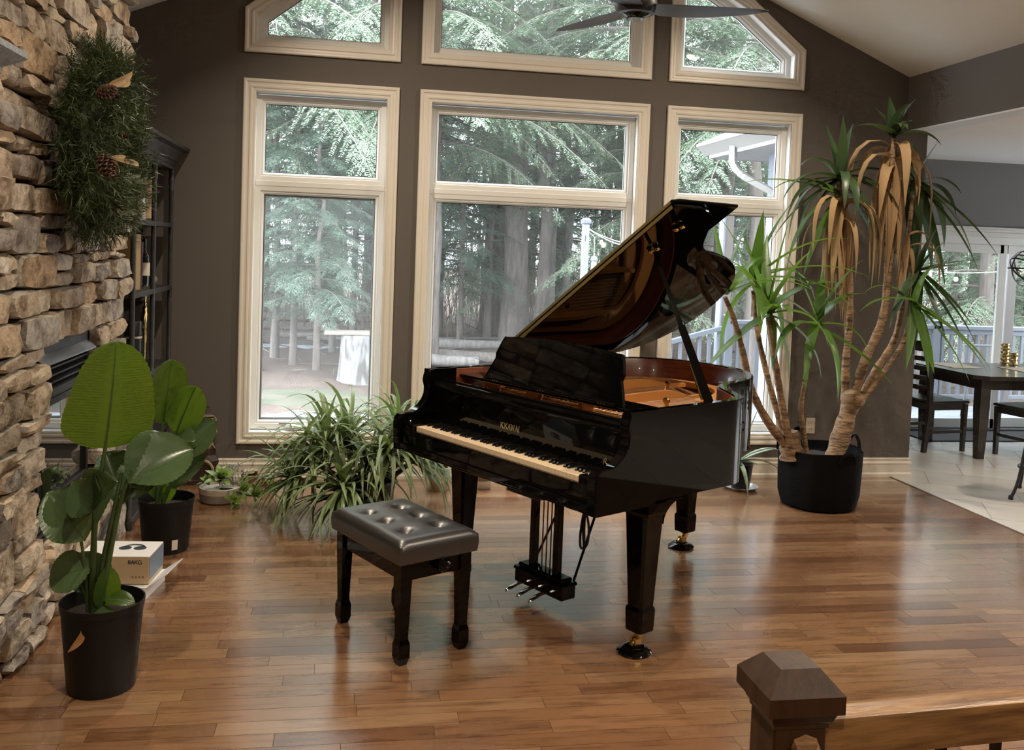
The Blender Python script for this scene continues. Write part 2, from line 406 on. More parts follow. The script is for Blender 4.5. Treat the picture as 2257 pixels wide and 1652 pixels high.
for p in planks[300:]:
    q = pk(*p); mb.add(q.v, q.f)
o = obj('plank', mb, m_plank, floor); o['kind'] = 'stuff'
# dining tile floor: porcelain planks laid on the slant
m_grout = mat('grout', (.34, .32, .30), .9)
m_tile = mat('porcelain_tile', (.6, .57, .53), .28, rnd=[(.60, .57, .53), (.56, .53, .49), (.64, .61, .57), (.58, .56, .53)], var=((.86, .85, .83), 2.5, (1, 1, 1), .4, .7))
mb = MB(); mb.add([(FX1, -9.5, -.003), (9.6, -9.5, -.003), (9.6, DY+.1, -.003), (FX1, DY+.1, -.003)], [(0, 1, 2, 3)])
fd = struct('floor_dining', mb, m_grout)
ang = math.radians(-28); ca, sa = math.cos(ang), math.sin(ang)
TL, TW = .9, .45; n_t = 0; rest = MB()
def clip_poly(poly, f):
    out = []
    for i in range(len(poly)):
        a, b = poly[i-1], poly[i]; fa, fb = f(a), f(b)
        if fa >= 0: out.append(a)
        if (fa >= 0) != (fb >= 0):
            t = fa/(fa-fb); out.append((a[0]+(b[0]-a[0])*t, a[1]+(b[1]-a[1])*t))
    return out
tiles = []
for j in range(-24, 26):
    for i in range(-12, 14):
        u0 = i*TL+(j % 3)*.3; v0 = j*TW; g = .0025
        pl = [(u0+g, v0+g), (u0+TL-g, v0+g), (u0+TL-g, v0+TW-g), (u0+g, v0+TW-g)]
        pl = [(5.2+u*ca-v*sa, -.4+u*sa+v*ca) for u, v in pl]
        for f in (lambda p: p[0]-FX1-.001, lambda p: 9.5-p[0], lambda p: DY-p[1], lambda p: p[1]+6):
            pl = clip_poly(pl, f)
            if len(pl) < 3: break
        # keep out of the gable wall's end
        if len(pl) >= 3: tiles.append(pl)
tiles.sort(key=lambda pl: (sum(p[0] for p in pl)/len(pl)-4.2)**2+(sum(p[1] for p in pl)/len(pl)-.2)**2)
for k, pl in enumerate(tiles):
    if k < 110:
        mb = MB(); mb.prism(pl, -.01, 0); obj('tile', mb, m_tile, fd)
    else: rest.prism(pl, -.01, 0)
o = obj('tile', rest, m_tile, fd); o['kind'] = 'stuff'
mb = MB(); mb.box(FX1-.018, FX1+.004, -9.4, -.02, -.002, .003, .001); struct('trim_floor_edge', mb, mat('edge_trim', (.10, .06, .04), .35))
# ------------------------------------------------------------------ ledgestone chimney breast
SX = -1.82; SY0, SY1 = -4.35, -1.20
FPY0, FPY1, FPZ0, FPZ1 = -2.64, -1.79, .34, 1.235         # fireplace opening
m_stone = mat('ledgestone', (.4, .3, .2), .85, rnd=[(.54, .40, .26), (.30, .275, .255), (.58, .49, .38), (.20, .192, .188), (.45, .315, .19), (.62, .55, .45), (.24, .222, .21), (.52, .41, .29), (.36, .33, .30), (.58, .47, .34)],
              var=((.36, .31, .27), 9, (1, 1, 1), .46, .66), bump=(22, 1.0))
for nd in m_stone.node_tree.nodes:
    if nd.type == 'BUMP': nd.inputs['Distance'].default_value = .022
mb = MB(); mb.box(-2.25, SX-.055, SY0-1.5, FPY0, 0, 3.42); mb.box(-2.25, SX-.055, FPY1, SY1-.02, 0, 3.42); mb.box(-2.25, SX-.055, FPY0, FPY1, FPZ1, 3.42); mb.box(-2.25, SX-.055, FPY0, FPY1, 0, FPZ0)
mb.box(-2.25, -2.2, FPY0, FPY1, FPZ0, FPZ1)
chim = struct('wall_chimney', mb, m_mortar)
rs = random.Random(21)
cells = []
def block(y0, y1, z0, z1):
    W, H = y1-y0, z1-z0
    if H > .135 and rs.random() < .85:
        c = z0+H*rs.uniform(.32, .68); block2(y0, y1, z0, c); block2(y0, y1, c, z1)
    else: block2(y0, y1, z0, z1)
def block2(y0, y1, z0, z1):
    W, H = y1-y0, z1-z0
    if W > 2.9*H+.12 and rs.random() < .75:
        c = y0+W*rs.uniform(.35, .65); block2(y0, c, z0, z1); block2(c, y1, z0, z1)
    elif H > .12 and W < .24 and rs.random() < .35:
        c = z0+H*rs.uniform(.4, .6); cells.append((y0, y1, z0, c)); cells.append((y0, y1, c, z1))
    else: cells.append((y0, y1, z0, z1))
def fill(ya, yb, za, zb):
    z = za
    while z < zb-1e-6:
        h = rs.uniform(.11, .215); h = h if zb-z-h > .085 else zb-z
        y = yb
        while y > ya+1e-6:
            l = rs.uniform(.22, .45); l = l if y-l-ya > .11 else y-ya
            block(y-l, y, z, z+h); y -= l
        z += h
fill(SY0, SY1, FPZ1, 3.42)
fill(SY0, FPY0, 0, FPZ1); fill(FPY1, SY1, 0, FPZ1); fill(FPY0, FPY1, 0, FPZ0)
def stone(y0, y1, z0, z1):
    W, H = y1-y0, z1-z0; g = .003; d = rs.uniform(.0, .05)+.042
    nx = 4 if W > .14 else 3; nz = 3 if H > .1 else 2; mb = MB()
    sk = [rs.uniform(-.026, .026) for _ in range(4)]
    def pt(i, j, ins, dep, jit):
        u, v_ = i/nx, j/nz; y = y0+g+(W-2*g)*u; z = z0+g+(H-2*g)*v_
        z += (sk[0]*(1-u)+sk[1]*u)*(1-v_)*.5+(sk[2]*(1-u)+sk[3]*u)*v_*.5
        cy_, cz = (y0+y1)/2, (z0+z1)/2
        if ins:
            y += (1 if y < cy_ else -1)*min(ins, W*.2)*(i in (0, nx)); z += (1 if z < cz else -1)*min(ins, H*.25)*(j in (0, nz))
        if (i in (0, nx)) and (j in (0, nz)):
            y += (1 if i == 0 else -1)*.008; z += (1 if j == 0 else -1)*.006
        return (SX-.06+dep+rs.uniform(-jit, jit), y+rs.uniform(-jit, jit)*.6, z+rs.uniform(-jit, jit)*.5)
    per = [(i, 0) for i in range(nx)]+[(nx, j) for j in range(nz)]+[(i, nz) for i in range(nx, 0, -1)]+[(0, j) for j in range(nz, 0, -1)]
    r0 = [pt(i, j, 0, 0, 0) for i, j in per]; r1 = [pt(i, j, .0, d*.72, .003) for i, j in per]
    grid = {(i, j): pt(i, j, .006, d+(.0 if i in (0, nx) or j in (0, nz) else .006), .0085) for i in range(nx+1) for j in range(nz+1)}
    r2 = [grid[q] for q in per]
    mb.loft([r0, r1, r2], True)
    o_ = len(mb.v); keys = list(grid); mb.v += [grid[q] for q in keys]; ix = {q: o_+k for k, q in enumerate(keys)}
    for i in range(nx):
        for j in range(nz): mb.f.append((ix[(i, j)], ix[(i+1, j)], ix[(i+1, j+1)], ix[(i, j+1)]))
    return mb
def vis(c):
    y = (c[0]+c[1])/2
    return 1 if y > -3.55 else 0
cells.sort(key=lambda c: (-vis(c), -(c[1]-c[0])*(c[3]-c[2])))
far = MB()
for k, c in enumerate(cells):
    if k < 300 and vis(c):
        b_ = stone(*c); me = mesh(b_, True, 62, 'stone')
        bm = bmesh.new(); bm.from_mesh(me); bmesh.ops.remove_doubles(bm, verts=bm.verts, dist=1e-5); bmesh.ops.recalc_face_normals(bm, faces=bm.faces); bm.to_mesh(me); bm.free()
        me.set_sharp_from_angle(angle=math.radians(34)); link('stone', me, m_stone, chim)
    else:
        q = stone(*c); far.add(q.v, q.f)
if far.v:
    o = obj('stone', far, m_stone, chim, True, 62); o['kind'] = 'stuff'
print('stones', len(cells), 'planks', len(planks), 'tiles', len(tiles))
# ------------------------------------------------------------------ grand piano (local: x along the keyboard, y to the tail)
m_lac = mat('black_lacquer', (.0022, .0020, .0020), .03, spec=.25)
m_brass = mat('brass', (.62, .44, .17), .22, 1.)
m_edge_sheen = mat('edge_sheen_gold', (.42, .33, .13), .35, .9)
m_mahog = mat('mahogany_lining', (.20, .052, .018), .28, coat=.3, var=((.11, .026, .010), 4, (1, 1, 12), .35, .7))
m_plate = mat('copper_plate', (.62, .27, .075), .38, .35)
m_sound = mat('soundboard_spruce', (.50, .23, .075), .35, var=((.40, .17, .05), 6, (20, 1, 1), .4, .7))
m_ivory = mat('ivory_keys', (.80, .62, .42), .25, coat=.2)
m_ebony = mat('ebony_keys', (.006, .006, .006), .25)
m_steel = mat('polished_steel', (.7, .69, .66), .15, 1.)
m_string = mat('string_wire', (.55, .45, .35), .35, 1.)
piano = thing('grand_piano', 'glossy black grand piano with raised lid and gold lettering on the fallboard', 'piano', (.077, -2.635, 0), math.radians(-60.2))
HW, ZR, ZBOT, ZKEY = .74, 1.069, .685, .796
ctrl = [(.74, .13), (.74, .45), (.74, .70), (.735, .83), (.69, .93), (.58, 1.02), (.46, 1.11), (.39, 1.22), (.355, 1.36), (.30, 1.52), (.20, 1.67), (.05, 1.79), (-.15, 1.86), (-.38, 1.86), (-.58, 1.78), (-.70, 1.63), (-.74, 1.45), (-.74, .8), (-.74, .13)]
outl = [(p.x, p.y) for p in smooth_path([(x, y, 0) for x, y in ctrl], 5)]
outl = [(max(-.74, min(.74, x)), y) for x, y in outl]
def inset(path, d):
    out = []; n = len(path)
    for i in range(n):
        a = Vector(path[max(i-1, 0)]); b = Vector(path[min(i+1, n-1)]); t = (b-a).normalized(); out.append((path[i][0]-t.y*d, path[i][1]+t.x*d))
    return out
def wall_strip(o_, i_, z0, z1, b=.004):
    """rim of outer path o_ and inner path i_"""
    mb = MB(); md = lambda p, q, t: (p[0]+(q[0]-p[0])*t, p[1]+(q[1]-p[1])*t); rings = []
    for p, q in zip(o_, i_):
        e1 = md(p, q, .1); e2 = md(p, q, .9)
        rings.append([(*p, z0), (*p, z1-b), (*e1, z1), (*e2, z1), (*q, z1-b), (*q, z0)])
    mb.loft(rings, True, True); return mb
in1 = inset(outl, .042); in2 = inset(outl, .048)
obj('rim', wall_strip(outl, in1, ZBOT, ZR), m_lac, piano, True, 40)
obj('inner_rim', wall_strip(in1, inset(outl, .05), .80, ZR-.006, .001), m_mahog, piano, True, 40)
# soundboard and iron plate
def fan_poly(path, z0, z1, ymin):
    pl = [p for p in path if p[1] > ymin]; mb = MB(); mb.prism(pl, z0, z1); return mb
obj('soundboard', fan_poly(in2, .900, .912, .32), m_sound, piano)
pl_out = [p for p in inset(outl, .09) if p[1] > .34]
pl_in = [p for p in inset(outl, .20) if p[1] > .34]; k_ = min(len(pl_out), len(pl_in)); pl_out, pl_in = pl_out[:k_], pl_in[:k_]
mb = MB(); mb.loft([[(*p, .93) for p in pl_out], [(*p, .955) for p in pl_out], [(*p, .965) for p in pl_in], [(*p, .94) for p in pl_in]], False); obj('plate_rim', mb, m_plate, piano, True, 40)
mb = MB(); mb.box(-.68, .68, .34, .62, .925, .955, .006); obj('plate_bridge', mb, m_plate, piano)
for x0, x1, ye in ((.56, .50, .98), (.16, .10, 1.34), (-.22, -.24, 1.62), (-.56, -.52, 1.60)):        # plate struts
    mb = MB(); n = 12; rings = []
    for i in range(n+1):
        t = i/n; y = .40+(ye-.40)*t; x = x0+(x1-x0)*t; h = .055*(1 if t < .72 else max(.15, 1-(t-.72)/.2))
        rings.append([(x-.014, y, .945), (x-.012, y, .958+h), (x+.012, y, .958+h), (x+.014, y, .945)])
    mb.loft(rings, True, True); obj('plate_strut', mb, m_plate, piano, True, 30)
for x, y in ((-.45, 1.10), (.34, .80), (.52, .62), (-.05, 1.25), (.27, 1.16)):
    mb = MB(); mb.lathe([(.013, .95), (.013, 1.0), (.018, 1.003), (.018, 1.016), (.008, 1.022), (.001, 1.024)], 10, (x, y, 0)); obj('plate_bolt', mb, m_brass, piano, True)
mb = MB()
for i in range(46):
    x = .60-1.22*i/45; ye = .95+1.0*(i/45)*.75; xe = x-.02
    if x < -.1: xe = x+.22*(-.1-x)
    ye = min(ye, 1.55); mb.tube([(x, .42, .972), (xe, ye, .966)], .0012, 4)
o = obj('strings', mb, m_string, piano); o['kind'] = 'stuff'
mb = MB(); br = smooth_path([(.55, .86, .935), (.42, 1.0, .935), (.25, 1.2, .935), (.02, 1.42, .935), (-.25, 1.55, .935), (-.5, 1.52, .935)], 5); mb.tube(br, .014, 6); obj('bridge', mb, mat('bridge_wood', (.22, .10, .04), .4), piano, True)
mb = MB()
for i in range(34): mb.box(.58-.033*i-.010, .58-.033*i+.010, .50, .56, .972, .992, .002)
o = obj('damper', mb, mat('damper_felt', (.05, .045, .04), .9), piano); o['kind'] = 'stuff'
mb = MB(); mb.box(-.69, .69, .235, .30, .90, .985, .004); obj('pin_block', mb, m_mahog, piano)
for x in (-.30, -.23, .22):
    mb = MB(); mb.box(x-.006, x+.006, .21, .232, .93, .995, .003); obj('action_bracket', mb, m_steel, piano)
# key bed, key slip, key blocks
mb = MB(); mb.box(-.69, .69, -.03, .42, .66, .74, .004); obj('keybed', mb, m_lac, piano)
mb = MB(); mb.box(-.69, .69, -.034, -.010, .675, .778, .004); mb.box(-.69, .69, -.044, -.034, .675, .705, .003); obj('key_slip', mb, m_lac, piano)
for s in (-1, 1):
    mb = MB(); mb.box(s*.6085, s*.69, -.028, .16, .70, .812, .006); obj('key_block', mb, m_lac, piano)
    prof = [(-.050, .668), (-.056, .80), (-.052, .828), (-.036, .846), (-.01, .851), (.03, .853), (.055, .860), (.085, .882), (.110, .91), (.124, .94), (.126, .97), (.120, .995), (.116, 1.01), (.120, 1.035), (.132, ZR-.003), (.15, ZR), (.30, ZR), (.30, .668)]
    mb = MB(); x0, x1 = s*.688, s*.7402; b = .006*s
    def pr_(x, sh): return [(x, y+(sh if k < 15 else 0)*(1 if k < 14 else .5), z-(sh*.6 if 3 <= k <= 5 else 0)) for k, (y, z) in enumerate(prof)]
    mb.loft([pr_(x0, .006), pr_(x0+b, 0), pr_(x1-b, 0), pr_(x1, .006)], True, True); obj('cheek_arm', mb, m_lac, piano, True, 30)
    mb = MB(); mb.lathe([(.006, 0), (.006, .006), (.003, .009), (.001, .0095)], 10, (s*.65, -.005, .812)); obj('key_block_screw', mb, m_steel, piano, True)
# fallboard: slightly raked, rounded roll at the top
mb = MB(); fb = [(.150, .806), (.150, .965), (.144, .980), (.146, 1.002), (.154, 1.012), (.175, 1.014), (.190, 1.010), (.192, .99), (.178, .97), (.175, .806)]
mb.loft([[(x, y, z) for y, z in fb] for x in (-.687, .687)], True, True); fall = obj('fallboard', mb, m_lac, piano, True, 30)
mb = MB(); mb.box(-.685, .685, .205, .222, .99, 1.016, .004); obj('fallboard_rail', mb, m_lac, piano)
m_gold = mat('gold_letters', (.80, .66, .36), .3, .6)
GLY = {'K': ([((0, 0), (0, 1)), ((.06, .42), (.62, 1)), ((.2, .58), (.66, 0))], .74), 'A': ([((0, 0), (.36, 1)), ((.36, 1), (.72, 0)), ((.14, .36), (.58, .36))], .80), 'W': ([((0, 1), (.24, 0)), ((.24, 0), (.48, .9)), ((.48, .9), (.72, 0)), ((.72, 0), (.96, 1))], 1.04), 'I': ([((.12, 0), (.12, 1))], .3), '.': ([((.05, 0), (.05, .13))], .26)}
SER = {'K': [(0, 0), (0, 1), (.62, 1), (.66, 0)], 'A': [(0, 0), (.72, 0)], 'W': [(0, 1), (.96, 1), (.48, .9)], 'I': [(.12, 0), (.12, 1)], '.': []}
def letters(text, x, z, h, y, parent, mt, wt=.095):
    for ch in text:
        st, adv = GLY[ch]; mb = MB()
        for k, (a, b) in enumerate(st):
            A = Vector((x+a[0]*h, y, z+a[1]*h)); B = Vector((x+b[0]*h, y, z+b[1]*h)); d = (B-A).normalized(); n = Vector((-d.z, 0, d.x))*(wt*h*(.5 if ch != 'W' or k % 2 == 0 else .25)*(1 if not (ch == 'A' and k != 1) else .5))
            mb.add([A+n, A-n, B-n, B+n, A+n-Vector((0, .0012, 0)), A-n-Vector((0, .0012, 0)), B-n-Vector((0, .0012, 0)), B+n-Vector((0, .0012, 0))], [(0, 1, 2, 3), (4, 5, 6, 7), (0, 1, 5, 4), (1, 2, 6, 5), (2, 3, 7, 6), (3, 0, 4, 7)])
        for u, v_ in SER[ch]: mb.box(x+u*h-.12*h, x+u*h+.12*h, y-.001, y+.0002, z+v_*h-.03*h, z+v_*h+.03*h)
        obj('letter', mb, mt, parent); x += adv*h*1.12
letters('K.KAWAI', -.112, .861, .0265, .1498, fall, m_gold)
mb = MB(); mb.tube([(.575, .149, .825), (.582, .149, .848), (.592, .149, .853), (.594, .149, .843), (.584, .149, .838), (.596, .149, .828), (.604, .149, .832)], .0016, 5); obj('emblem', mb, m_gold, fall)
# music shelf and desk
mb = MB(); mb.box(-.70, .70, .325, .50, 1.018, 1.034, .004); obj('music_shelf', mb, m_lac, piano)
dk = [(-.495, 0), (-.47, .06), (-.445, .11), (-.452, .135), (-.432, .19), (-.415, .222)]
dk = dk+[(-.40+.80*i/12, .222+.018*math.sin(math.pi*i/12)) for i in range(13)]+[(-x, z) for x, z in dk[::-1]]
mb = MB(); mb.prism(dk, 0, .018, lambda x, z, t: Vector((x, .335+z*.30+t, 1.036+z-t*.3))); obj('music_desk', mb, m_lac, piano, True, 30)
mb = MB(); mb.box(-.46, .46, .318, .336, 1.034, 1.046, .003); obj('desk_ledge', mb, m_lac, piano)
for x in (-.40, -.05, .36):
    for k in range(3):
        mb = MB(); mb.lathe([(.005, 1.034), (.005, 1.040), (.001, 1.043)], 8, (x+.018*k, .322, 0)); obj('desk_stud', mb, m_steel, piano)
# keys
KW = 1.2075/52; nat = mesh(MB().box(-KW/2+.0004, KW/2-.0004, 0, .148, .772, ZKEY, .0012), name='white_key')
bk = MB(); bk.loft([[(-.0058, .050, ZKEY-.004), (.0058, .050, ZKEY-.004), (.0058, .147, ZKEY-.004), (-.0058, .147, ZKEY-.004)], [(-.0052, .052, ZKEY+.006), (.0052, .052, ZKEY+.006), (.0052, .147, ZKEY+.006), (-.0052, .147, ZKEY+.006)], [(-.0042, .060, ZKEY+.0125), (.0042, .060, ZKEY+.0125), (.0042, .147, ZKEY+.0125), (-.0042, .147, ZKEY+.0125)]], True, True)
blk = mesh(bk, name='black_key')
for i in range(52):
    o = link('white_key', nat, m_ivory, piano); o.location = (-.60375+KW*(i+.5), 0, 0)
    if (i % 7) in (0, 2, 3, 5, 6) and i < 51:
        o = link('black_key', blk, m_ebony, piano); o.location = (-.60375+KW*(i+1), 0, 0)
# lid
TH = math.radians(34); HX, HZ = -.752, ZR+.014
def lid_pt(d, y, n): return Vector((HX+d*math.cos(TH)-n*math.sin(TH), y, HZ+d*math.sin(TH)+n*math.cos(TH)))
lo_ = [p for p in inset(outl, -.014) if p[1] > .62]
lo_ = [(.754, .62)]+lo_+[(-.752, .62)]
def lid_slab(poly, n0, n1, b=.005):
    mb = MB(); c = (sum(p[0] for p in poly)/len(poly), sum(p[1] for p in poly)/len(poly))
    sh = lambda p, e: (p[0]+(c[0]-p[0])*e, p[1]+(c[1]-p[1])*e)
    mb.loft([[lid_pt(sh(p, e)[0]-HX, sh(p, e)[1], n) for p in poly] for n, e in ((n0, .008), (n0+b, 0), (n1-b, 0), (n1, .008))], True, True); return mb
lid = obj('lid', lid_slab(lo_, 0, .020), m_lac, piano, True, 30)
fl_ = [(.754, .622), (.765, .66), (.765, 1.085), (-.74, 1.085), (-.74, .622)]
flap = obj('lid_flap', lid_slab(fl_, .024, .042), m_lac, piano, True, 30)
for n0, n1 in ((.002, .018), (.026, .040)):  # gold strips stand in for warm light reflected along the lid edges
    mb = MB()
    mb.add([lid_pt(d, .6185, n) for d in (.02, 1.49) for n in (n0, n1)]+[lid_pt(d, .622, n) for d in (.02, 1.49) for n in (n0, n1)], [(0, 1, 3, 2), (4, 5, 7, 6), (0, 1, 5, 4), (2, 3, 7, 6), (0, 2, 6, 4), (1, 3, 7, 5)]); obj('lid_edge_sheen', mb, m_edge_sheen, lid if n0 < .01 else flap)
def lid_knob(d, y, par):
    for k in (-1, 1):
        mb = MB(); c = lid_pt(d+.012*k, y+.01*k, -.012); mb.sphere(c, .016, 10, 6, (1, 1, .7)); obj('lid_fitting', mb, m_brass, par, True)
lid_knob(1.361, .783, lid); lid_knob(1.172, .79, lid)
for y in (.75, 1.3):
    mb = MB(); mb.box(-.765, -.735, y, y+.09, ZR-.02, ZR+.03, .003); obj('side_hinge', mb, m_brass, piano)
# prop stick
pa = Vector((.675, .705, ZR-.02)); pb = lid_pt(1.172, .79, -.010); dr = (pb-pa)
mb = MB(); mb.tube([pa, pa+dr*.48], [.030, .026], 4, flat=.9); mb.tube([pa+dr*.45, pa+dr*.98], [.017, .012], 4); prop = obj('lid_prop', mb, m_lac, piano)
mb = MB(); mb.tube([pa+dr*.02+Vector((-.026, -.012, 0)), pa+dr*.24+Vector((-.022, -.010, 0))], .006, 6); mb.box(pa.x-.03, pa.x+.03, pa.y-.02, pa.y+.02, ZR-.045, ZR-.012, .004); obj('prop_bracket', mb, m_brass, prop)
# legs with brass casters
def leg(x, y, s, bracket=True):
    mb = MB()
    def sq(w, z): h = w/2; c = h*.22; return [(x-h+c, y-h, z), (x+h-c, y-h, z), (x+h, y-h+c, z), (x+h, y+h-c, z), (x+h-c, y+h, z), (x-h+c, y+h, z), (x-h, y+h-c, z), (x-h, y-h+c, z)]
    mb.loft([sq(w_, z) for w_, z in ((.150, .662), (.150, .622), (.142, .612), (.128, .606), (.124, .60), (.086, .215), (.084, .205), (.098, .195), (.100, .185), (.094, .105), (.090, .098))], True, True)
    L_ = obj('leg', mb, m_lac, piano, True, 20)
    if bracket:
        mb = MB(); pr = [(0, 0)]+[(.16*(1-math.cos(a)), -.10*(1-math.sin(a))) for a in [math.pi/2*i/6 for i in range(6, -1, -1)]]
        mb.prism([(.062, .662), (.062, .56)]+[(.062+.13*(1-math.cos(math.pi/2*i/6)), .56+.10*math.sin(math.pi/2*i/6)) for i in range(1, 7)], -.055, .055, lambda a, z, t: Vector((x+t, y+a, z))); obj('leg_bracket', mb, m_lac, L_, True, 30)
    mb = MB(); mb.lathe([(.030, .100), (.028, .088), (.02, .082), (.016, .06), (.012, .058)], 12, (x, y, 0)); mb.box(x-.004, x+.014, y-.035, y+.005, .026, .066, .003); mb.box(x-.026, x-.010, y-.035, y+.005, .026, .066, .003)
    c = obj('caster', mb, m_brass, L_, True, 35)
    mb = MB(); mb.lathe([(.012, -.010), (.020, -.010), (.022, -.006), (.022, .006), (.020, .010), (.012, .010)], 16, (x-.006, y-.022, .036), Matrix.Rotation(math.pi/2, 3, 'Y')); obj('caster_wheel', mb, m_brass, L_, True)
    return (x-.006, y-.022)
cups = [leg(.64, .345, 1), leg(-.64, .345, 1), leg(-.20, 1.64, 1, False)]
mw = Matrix.Translation((.077, -2.635, 0)) @ Matrix.Rotation(math.radians(-60.2), 4, 'Z')
cup_lab = ['round black caster cup under the piano leg nearest the stair newel', 'round black caster cup under the piano leg hidden behind the bench', 'round black caster cup under the tail leg of the piano']
for c, lb in zip(cups, cup_lab):
    p = mw @ Vector((c[0], c[1], 0))
    mb = MB(); mb.lathe([(.060, 0), (.073, .003), (.076, .010), (.070, .016), (.052, .026), (.044, .030), (.038, .030), (.030, .0137), (.001, .0135)], 28); tag(obj('caster_cup', mb, m_lac, None, True, 40, loc=p), lb, 'caster cup', 'caster cups under the piano')
# pedal lyre
YL = .365
for s in (-1, 1):
    mb = MB(); mb.box(s*.085-.019, s*.085+.019, YL-.019, YL+.019, .165, .665, .006); obj('lyre_post', mb, m_lac, piano)
mb = MB(); mb.box(-.172, .172, YL-.045, YL+.045, .072, .140, .004); mb.box(-.180, .180, YL-.053, YL+.053, .132, .150, .007); mb.box(-.160, .160, YL-.038, YL+.038, .150, .170, .008); obj('pedal_box', mb, m_lac, piano)
for k, x in enumerate((-.085, 0, .085)):
    mb = MB(); rings = []
    for t, wd, zz in ((0, .010, .092), (.25, .010, .094), (.5, .013, .092), (.8, .017, .084), (1, .013, .076), (1.06, .004, .073)):
        y = YL-.03-.135*t; rings.append([(x-wd, y, zz), (x-wd*.6, y, zz+.006), (x+wd*.6, y, zz+.006), (x+wd, y, zz), (x+wd*.6, y, zz-.004), (x-wd*.6, y, zz-.004)])
    mb.loft(rings, True, True); obj('pedal', mb, m_steel, piano, True, 50)
    mb = MB(); mb.tube([(x*.35, YL+.005, .165), (x*.35, YL+.005, .665)], .0035, 6); obj('pedal_rod', mb, mat('bronze_rod', (.18, .07, .04), .3, .8), piano, True)
for s in (-1, 1):
    mb = MB(); mb.tube([(s*.15, YL+.04, .12), (s*.10, YL+.33, .665)], .0065, 8); obj('lyre_brace', mb, m_lac, piano, True)
# underside: case beams, control box, hanging cable
mb = MB()
for p0, p1 in (((-.55, .5), (-.2, 1.55)), ((.5, .5), (.1, 1.3)), ((-.05, .5), (-.12, 1.65))):
    a = Vector((*p0, .74)); b = Vector((*p1, .74)); d = (b-a).normalized(); n = Vector((-d.y, d.x, 0))*.04
    mb.add([a-n, a+n, b+n, b-n]+[q+Vector((0, 0, .12)) for q in (a-n, a+n, b+n, b-n)], [(0, 1, 2, 3), (4, 5, 6, 7), (0, 1, 5, 4), (1, 2, 6, 5), (2, 3, 7, 6), (3, 0, 4, 7)])
o = obj('case_beams', mb, m_mahog, piano); o['kind'] = 'stuff'
mb = MB(); mb.box(.10, .32, .02, .14, .625, .662, .006); ctl = obj('control_box', mb, mat('matte_black', (.01, .01, .01), .5), piano)
mb = MB(); mb.lathe([(.010, 0), (.010, -.012), (.007, -.016), (.001, -.017)], 12, (.135, .02, .643), Matrix.Rotation(-math.pi/2, 3, 'X')); obj('control_knob', mb, mat('matte_black'and'matte_black', (.01, .01, .01), .5), ctl)
mb = MB(); mb.box(.315, .365, .26, .30, .575, .665, .004); obj('power_block', mb, mat('grey_plastic', (.34, .33, .31), .6), piano)
mb = MB(); mb.tube(smooth_path([(.34, .28, .575), (.345, .28, .53), (.355, .27, .47), (.35, .28, .40), (.335, .29, .40), (.33, .285, .50), (.345, .275, .55)], 4), .006, 6); mb.tube(smooth_path([(.335, .285, .55), (.328, .275, .45), (.338, .27, .385), (.36, .285, .40), (.365, .29, .47), (.35, .285, .545)], 4), .006, 6); obj('cable_loop', mb, mat('matte_black', (.01, .01, .01), .5), piano, True)

# ------------------------------------------------------------------ piano bench
BA = P(753, 1368, z=0); BB = P(880, 1460, z=0); BCc = P(1016, 1428, z=0)
ax = (BB-BA).normalized(); ctr = (BA+BCc)/2; bang = math.atan2(ax.y, ax.x)
bench = thing('piano_bench', 'black button-tufted leather piano bench in front of the keyboard', 'bench', (ctr.x, ctr.y, 0), bang)
bl, bw = (BB-BA).length/2, (BCc-BB).length/2            # half spacing of the legs
m_leath = mat('black_leather', (.014, .013, .013), .40, spec=1., coat=.6, bump=(120, .03)); m_leath.node_tree.nodes['Principled BSDF'].inputs['Coat Roughness'].default_value = .33
SXh, SYh = bl+.045, bw+.045
nx, ny = 46, 30; mb = MB(); btn = [(-SXh*.52, -SYh*.42), (0, -SYh*.42), (SXh*.52, -SYh*.42), (-SXh*.52, SYh*.42), (0, SYh*.42), (SXh*.52, SYh*.42)]
for j in range(ny+1):
    for i in range(nx+1):
        u, v_ = -1+2*i/nx, -1+2*j/ny; x, y = u*SXh, v_*SYh
        e = max(0, 1-(1-abs(u))*SXh/.035)**2+max(0, 1-(1-abs(v_))*SYh/.035)**2
        z = .520+.010*(1-u*u)*(1-v_*v_)-.020*min(1, e)
        for bx_, by_ in btn:
            r2 = (x-bx_)**2+(y-by_)**2; z -= .026*math.exp(-r2/.00075)+.007*math.exp(-r2/.0045)
        mb.v.append((x, y, z))
for j in range(ny):
    for i in range(nx): mb.f.append((j*(nx+1)+i, j*(nx+1)+i+1, (j+1)*(nx+1)+i+1, (j+1)*(nx+1)+i))
per = [i for i in range(nx+1)]+[j*(nx+1)+nx for j in range(1, ny+1)]+[ny*(nx+1)+i for i in range(nx-1, -1, -1)]+[j*(nx+1) for j in range(ny-1, 0, -1)]
o_ = len(mb.v); 
for q in per: x, y, z = mb.v[q]; mb.v.append((x*1.012, y*1.015, .47))
for q in per: x, y, z = mb.v[q]; mb.v.append((x*.995, y*.995, .425))
n_ = len(per)
for k in range(n_): mb.f.append((per[k], per[(k+1) % n_], o_+(k+1) % n_, o_+k)); mb.f.append((o_+k, o_+(k+1) % n_, o_+n_+(k+1) % n_, o_+n_+k))
cush = obj('cushion', mb, m_leath, bench, True, 70)
for bx_, by_ in btn:
    mb = MB(); mb.sphere((bx_, by_, .4965), .010, 10, 6, (1, 1, .5)); obj('button', mb, m_leath, cush, True)
